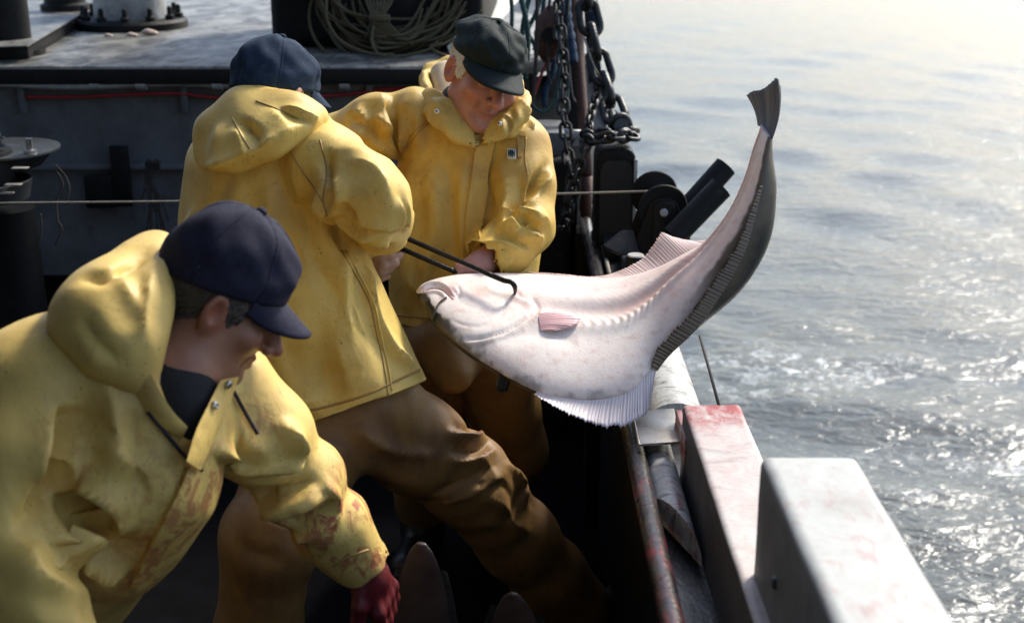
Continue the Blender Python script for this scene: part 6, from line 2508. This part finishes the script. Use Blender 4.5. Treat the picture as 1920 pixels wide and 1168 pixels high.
# ------------------------------------------------------------------ man 1: foreground, profile, navy cap
def man_front():
    hc = P(416, 563, 2.05)
    hR = frame(CAMV(.80, -.48, .34), CAMV(.46, .85, -.10))
    base = Vector((P(60, 1168, 2.4).x, 2.03, DECKZ))
    nk = P(335, 700, 2.02)
    sh_n, el_n, wr_n = P(62, 748, 1.97), P(8, 960, 1.92), P(120, 1230, 1.90)
    sh_f, el_f, wr_f = P(420, 735, 2.16), P(560, 900, 2.24), P(676, 1052, 2.32)
    chest, belly, hip = P(215, 820, 2.09), P(120, 1010, 2.28), P(30, 1180, 2.44)
    kn_n, kn_f = P(60, 1480, 2.35), P(190, 1460, 2.5)
    an_n, an_f = Vector((kn_n.x - .08, 1.92, DECKZ + .1)), Vector((kn_f.x - .05, 2.15, DECKZ + .1))
    hd = (P(725, 1130, 2.36) - wr_f)
    hand_f = hand_cones(wr_f, hd, CAMV(.6, .5, -.5), length=.19, curl=.45, side=-1, w=.046)
    hand_n = hand_cones(wr_n, Vector((.3, .4, -.9)), CAMV(-.5, .3, -.8), curl=.5, side=1)
    body = make_body('foreground fisherman in navy cap, seen in profile, bending down', base, hc, hR, .98, 'skin_dark',
                     [[(hc, .058), (nk, .060), (chest, .085), (belly, .09), (hip, .10)],
                      [(nk, .045), (P(180, 770, 2.04), .045), (sh_n, .04), (el_n, .036), (wr_n, .028)],
                      [(nk, .045), (sh_f, .04), (el_f, .036), (wr_f, .03)],
                      [(hip, .09), (kn_n, .05), (an_n, .035)],
                      [(hip, .09), (kn_f, .05), (an_f, .035)]],
                     [hand_f, hand_n], [boxr(hc, .14), boxr(P(705, 1100, 2.34), .08)], stubble=.35)
    # red stained glove over the far hand
    G = Solid()
    for a, b, ra, rb in hand_f:
        G.cone(a, b, ra + .0035, rb + .0035, .008)
    G.cone(wr_f - hd.normalized() * .05, wr_f + hd.normalized() * .04, .036, .036, .02)
    lo, hi = bounds([x for h_ in hand_f for x in h_[:2]], .06)
    link('glove', solid_mesh(G, lo, hi, .0052, 'glove'), 'glove', body, True)
    # sweater
    S = Solid()
    S.chain([(P(296, 590, 2.04), .030), (P(308, 660, 2.02), .046), (P(336, 730, 2.005), .054), (P(338, 790, 2.0), .050)], .03)
    S.cone(P(380, 700, 2.09), P(345, 770, 2.03), .045, .050, .03)
    lo, hi = bounds([P(330, 590, 2.0), P(340, 800, 2.0)], .12)
    sm = solid_mesh(S, lo, hi, .008, 'sweater')
    crumple(sm, .003, 20, 61)
    link('sweater', sm, 'sweater', body, True)
    # jacket
    S = Solid()
    ax = CAMV(.45, .2, 1.0)
    S.chain([(P(290, 745, 2.08), .120), (P(225, 820, 2.07), .182), (P(172, 920, 2.15), .176), (P(100, 1015, 2.27), .172), (P(20, 1150, 2.42), .175)], .06, ax, .80)
    S.cone(P(60, 748, 2.02), P(360, 745, 2.14), .108, .080, .07)
    S.cone(P(120, 712, 2.0), P(250, 700, 2.02), .105, .09, .06)
    S.chain([(sh_n, .098), (P(34, 850, 1.93), .088), (el_n, .082), (P(60, 1100, 1.90), .07), (P(110, 1190, 1.90), .06)], .035)
    S.chain([(sh_f, .092), (P(490, 815, 2.19), .082), (el_f, .076)], .03)
    S.chain([(el_f, .075), (P(620, 985, 2.29), .066), (P(675, 1055, 2.33), .058)], .02)
    S.plane(P(690, 1062, 2.33), hd, .005)
    S.plane(P(0, 1225, 2.48), (P(0, 1225, 2.48) - P(172, 920, 2.15)), .01)
    # front opening at the throat, down to a V
    S.cut(lambda p: d_cone(p, P(380, 600, 1.97), P(352, 806, 1.965), .105, .012), .012)
    S.cut(lambda p: d_cone(p, P(650, 1025, 2.31), P(710, 1090, 2.36), .040, .052), .004)
    lo, hi = bounds([P(-120, 560, 1.9), P(700, 1100, 2.3), P(-100, 1250, 1.9), P(100, 900, 2.4), P(0, 1225, 2.55)], .1)
    me = solid_mesh(S, lo, hi, JH, 'jacket')
    smooth_mesh(me, 2, .4)
    buckle(me, 0.065, [(el_f, .09, el_f - sh_f, .18), (P(625, 985, 2.28), .08, el_f - wr_f, .12), (P(180, 950, 1.9), .12, (.2, 0, 1), .10), (P(120, 1060, 1.9), .12, (.3, 0, 1), .12), (P(110, 830, 1.9), .08, (1, .2, 0), .10)], 240, .005, .25, seed=71)
    me = refine(me)
    F1 = [
        # deep crease between near arm and chest
        (((125, 765), (120, 830), (108, 890), (70, 950)), .017, -.014), (((140, 780), (140, 850), (132, 905)), .014, .010), (((100, 770), (92, 840), (66, 910)), .018, .012),
        # belly folds
        (((120, 905), (170, 905), (215, 930), (225, 960)), .020, .012), (((110, 935), (160, 950), (215, 985)), .022, -.014), (((90, 1005), (160, 1040), (230, 1075)), .020, .012),
        (((80, 1040), (150, 1070), (215, 1090)), .016, -.010), (((30, 1000), (90, 1090), (170, 1150)), .024, .010), (((200, 760), (215, 830), (230, 900)), .035, .007),
        (((160, 760), (170, 830), (190, 880)), .024, -.006), (((60, 1100), (140, 1130), (190, 1140)), .02, -.010),
        # far sleeve: ring folds at the elbow
        (((425, 868), (470, 880), (520, 878), (570, 850)), .010, .014, 'f'), (((430, 900), (480, 925), (540, 920), (590, 900)), .012, -.014), (((445, 935), (500, 960), (560, 950), (605, 925)), .012, .014),
        (((470, 975), (520, 985), (580, 975), (622, 950)), .010, -.010), (((440, 800), (470, 835), (510, 845)), .014, .008), (((520, 790), (545, 820), (560, 850)), .014, .009),
        (((600, 900), (625, 930), (632, 960)), .010, .008), (((560, 1000), (600, 1010), (640, 1000)), .014, .006),
        (((397, 836), (454, 873), (525, 872), (570, 848)), .007, .018, 's'), (((400, 850), (455, 888), (530, 886), (575, 862)), .006, -.016, 's'), (((489, 978), (560, 984), (600, 970), (632, 936)), .007, -.018, 's'), (((500, 992), (570, 998), (640, 958)), .008, .014, 's'),
        (((455, 940), (510, 948), (560, 930), (590, 905)), .007, .012, 's'), (((545, 800), (556, 830), (560, 852)), .007, .010, 's'), (((440, 905), (470, 930), (520, 936)), .006, -.010, 's'),
        (((124, 762), (127, 830), (116, 890), (78, 950), (30, 990)), .012, -.020, 's'), (((142, 907), (185, 920), (213, 950), (234, 1000)), .010, .016, 's'), (((135, 930), (180, 950), (200, 985)), .012, -.018, 's'),
        (((90, 1000), (170, 1040), (236, 1072)), .008, .014, 's'), (((95, 1025), (165, 1062), (220, 1088)), .008, -.014, 's'), (((190, 700), (215, 760), (230, 840)), .012, .006, 's'), (((250, 760), (250, 850), (270, 940)), .012, -.006, 's'),
    ]
    fold(me, F1)
    c = coords(me)
    bl = np.zeros(len(c), np.float32)
    for (px, py, d, r_, w) in ((620, 960, 2.24, .09, 1.), (650, 1010, 2.27, .07, .9), (600, 990, 2.2, .08, .7), (300, 930, 2.02, .10, .75), (260, 1010, 2.12, .10, .8), (360, 900, 2.03, .08, .8),
                               (480, 790, 2.12, .05, .5), (340, 960, 2.05, .08, .8), (680, 1050, 2.3, .05, 1.), (230, 880, 1.95, .1, .35)):
        q = P(px, py, d)
        bl = np.maximum(bl, w * np.exp(-((c - vec(q)) ** 2).sum(1) / r_ ** 2))
    fattr(me, 'Blood', bl)
    jk = link('jacket', me, 'yellow_c', body, True)
    bv = bvh_of(me)
    # lapels: near edge (left of throat) and far edge with snaps
    lapel('front_edge', bv, ((240, 704), (264, 752), (296, 800), (340, 824)), ((276, 688), (298, 730), (324, 770), (352, 800)), .016, .006, 'yellow_c', jk)
    o = lapel('front_edge', bv, ((448, 706), (430, 760), (406, 815), (376, 882)), ((414, 712), (394, 752), (368, 806), (350, 864)), .085, .006, 'yellow_c', jk)
    strip('front_flap', bv, ((346, 870), (325, 920), (290, 990), (240, 1085)), ((372, 884), (352, 935), (318, 1005), (262, 1098)), .008, .005, 'yellow_c', jk, 28, 5)
    for ob in jk.children:
        if 'Blood' not in ob.data.attributes:
            fattr(ob.data, 'Blood', np.full(len(ob.data.vertices), .55 if ob.name.startswith('front_flap') else .12))
    ob = bvh_of(o.data)
    button('snap', ob, 425, 720, .0068, 'snap', jk, 'eyelet')
    button('snap', ob, 400, 760, .0068, 'snap', jk, 'eyelet')
    # dark draw cord across the chest and its far end
    s_ = on_surface(bv, ((276, 770), (300, 800), (340, 850), (372, 880)), 8)
    MB().tube([l + nn * .008 for l, nn in s_], .0032, 7).build('draw_cord', 'cord', jk, True)
    s_ = on_surface(bv, ((432, 735), (455, 772), (470, 796), (482, 815)), 8)
    if len(s_) > 2:
        MB().tube([l + nn * .006 for l, nn in s_], .0034, 7).build('draw_cord', 'cord', jk, True)
    seam('seam', bv, ((128, 575), (170, 640), (245, 700)), .0015, 'seam', jk)
    seam('cuff_seam', bv, ((625, 1060), (650, 1045), (690, 1030)), .0022, 'seam', jk)
    # hood bunched at the nape
    H = Solid()
    H.chain([(P(294, 486, 2.10), .032), (P(266, 506, 2.06), .042), (P(214, 560, 1.99), .056), (P(196, 606, 1.95), .062), (P(226, 655, 1.93), .050), (P(258, 700, 1.93), .026)], .045)
    H.chain([(P(300, 470, 2.08), .020), (P(296, 520, 1.99), .026), (P(282, 580, 1.95), .030), (P(268, 640, 1.925), .030), (P(268, 705, 1.925), .018)], .025)
    H.chain([(P(166, 562, 2.02), .040), (P(180, 606, 1.97), .056), (P(220, 650, 1.945), .040)], .04)
    H.chain([(P(290, 490, 2.12), .05), (P(300, 540, 2.2), .05), (P(380, 640, 2.25), .04), (P(425, 690, 2.17), .026)], .03)
    lo, hi = bounds([P(110, 430, 2.0), P(300, 730, 1.9), P(300, 500, 2.25), P(430, 690, 2.15)], .06)
    hm = solid_mesh(H, lo, hi, .010, 'hood')
    smooth_mesh(hm, 2, .4)
    buckle(hm, 0.045, [(P(275, 560, 1.95), .05, None, .06)], 160, .006, .2, seed=81)
    hm = refine(hm)
    fold(hm, [(((150, 520), (200, 520), (240, 500), (280, 470)), .010, -.010), (((285, 500), (278, 560), (266, 640)), .008, .006),
                (((150, 590), (180, 640), (230, 680)), .010, -.006), (((205, 500), (235, 540), (262, 600)), .012, .006)])
    fattr(hm, 'Blood', np.zeros(len(hm.vertices)))
    link('hood', hm, 'yellow_c', jk, True)
    # pale lining edge inside the collar
    L = Solid()
    L.chain([(P(284, 620, 1.965), .010), (P(284, 690, 1.955), .013), (P(304, 740, 1.955), .012), (P(332, 785, 1.96), .008)], .01)
    lo, hi = bounds([P(284, 620, 1.96), P(332, 785, 1.96)], .03)
    link('collar_lining', solid_mesh(L, lo, hi, .004, 'collar_lining'), 'lining', jk, True)
    # trousers
    T = Solid()
    T.ell(P(25, 1210, 2.45), (.16, .16, .15), None, .05)
    T.chain([(P(-10, 1250, 2.40), .12), (kn_n, .10), (an_n + Vector((0, 0, .06)), .085)], .04)
    T.chain([(P(80, 1250, 2.5), .12), (kn_f, .10), (an_f + Vector((0, 0, .06)), .085)], .04)
    lo, hi = bounds([P(30, 1200, 2.45), kn_n, kn_f, an_n, an_f], .18)
    tm = solid_mesh(T, lo, hi, .013, 'trousers')
    buckle(tm, 0.100, [], 160, .005, .22, seed=91)
    link('trousers', tm, 'trouser', body, True)
    boot(body, an_n, (.9, .4, 0), .2)
    boot(body, an_f, (.9, .4, 0), .2)
    hair_mesh(hc, hR, [((.060, -.065, -.004), (.05, .066, .062)), ((.0, -.085, -.02), (.075, .055, .07)), ((.074, .012, .005), (.018, .030, .036))], 'hair', 'hair_grey', body, s=.98, seed=4, amp=.004)
    cap_parts(body, hc, hR, 'cap_navy', dict(ax=.086, ay=.108, H=.158, zf=.046, zb=.000, puff=.03, back=.004, e=2.45, wrinkle=.0028, seed=2,
                                             brim=dict(half=60, len=.068, drop=.36, curve=6.0)), .98)
    return body


man_back()
man_facing()
man_front()
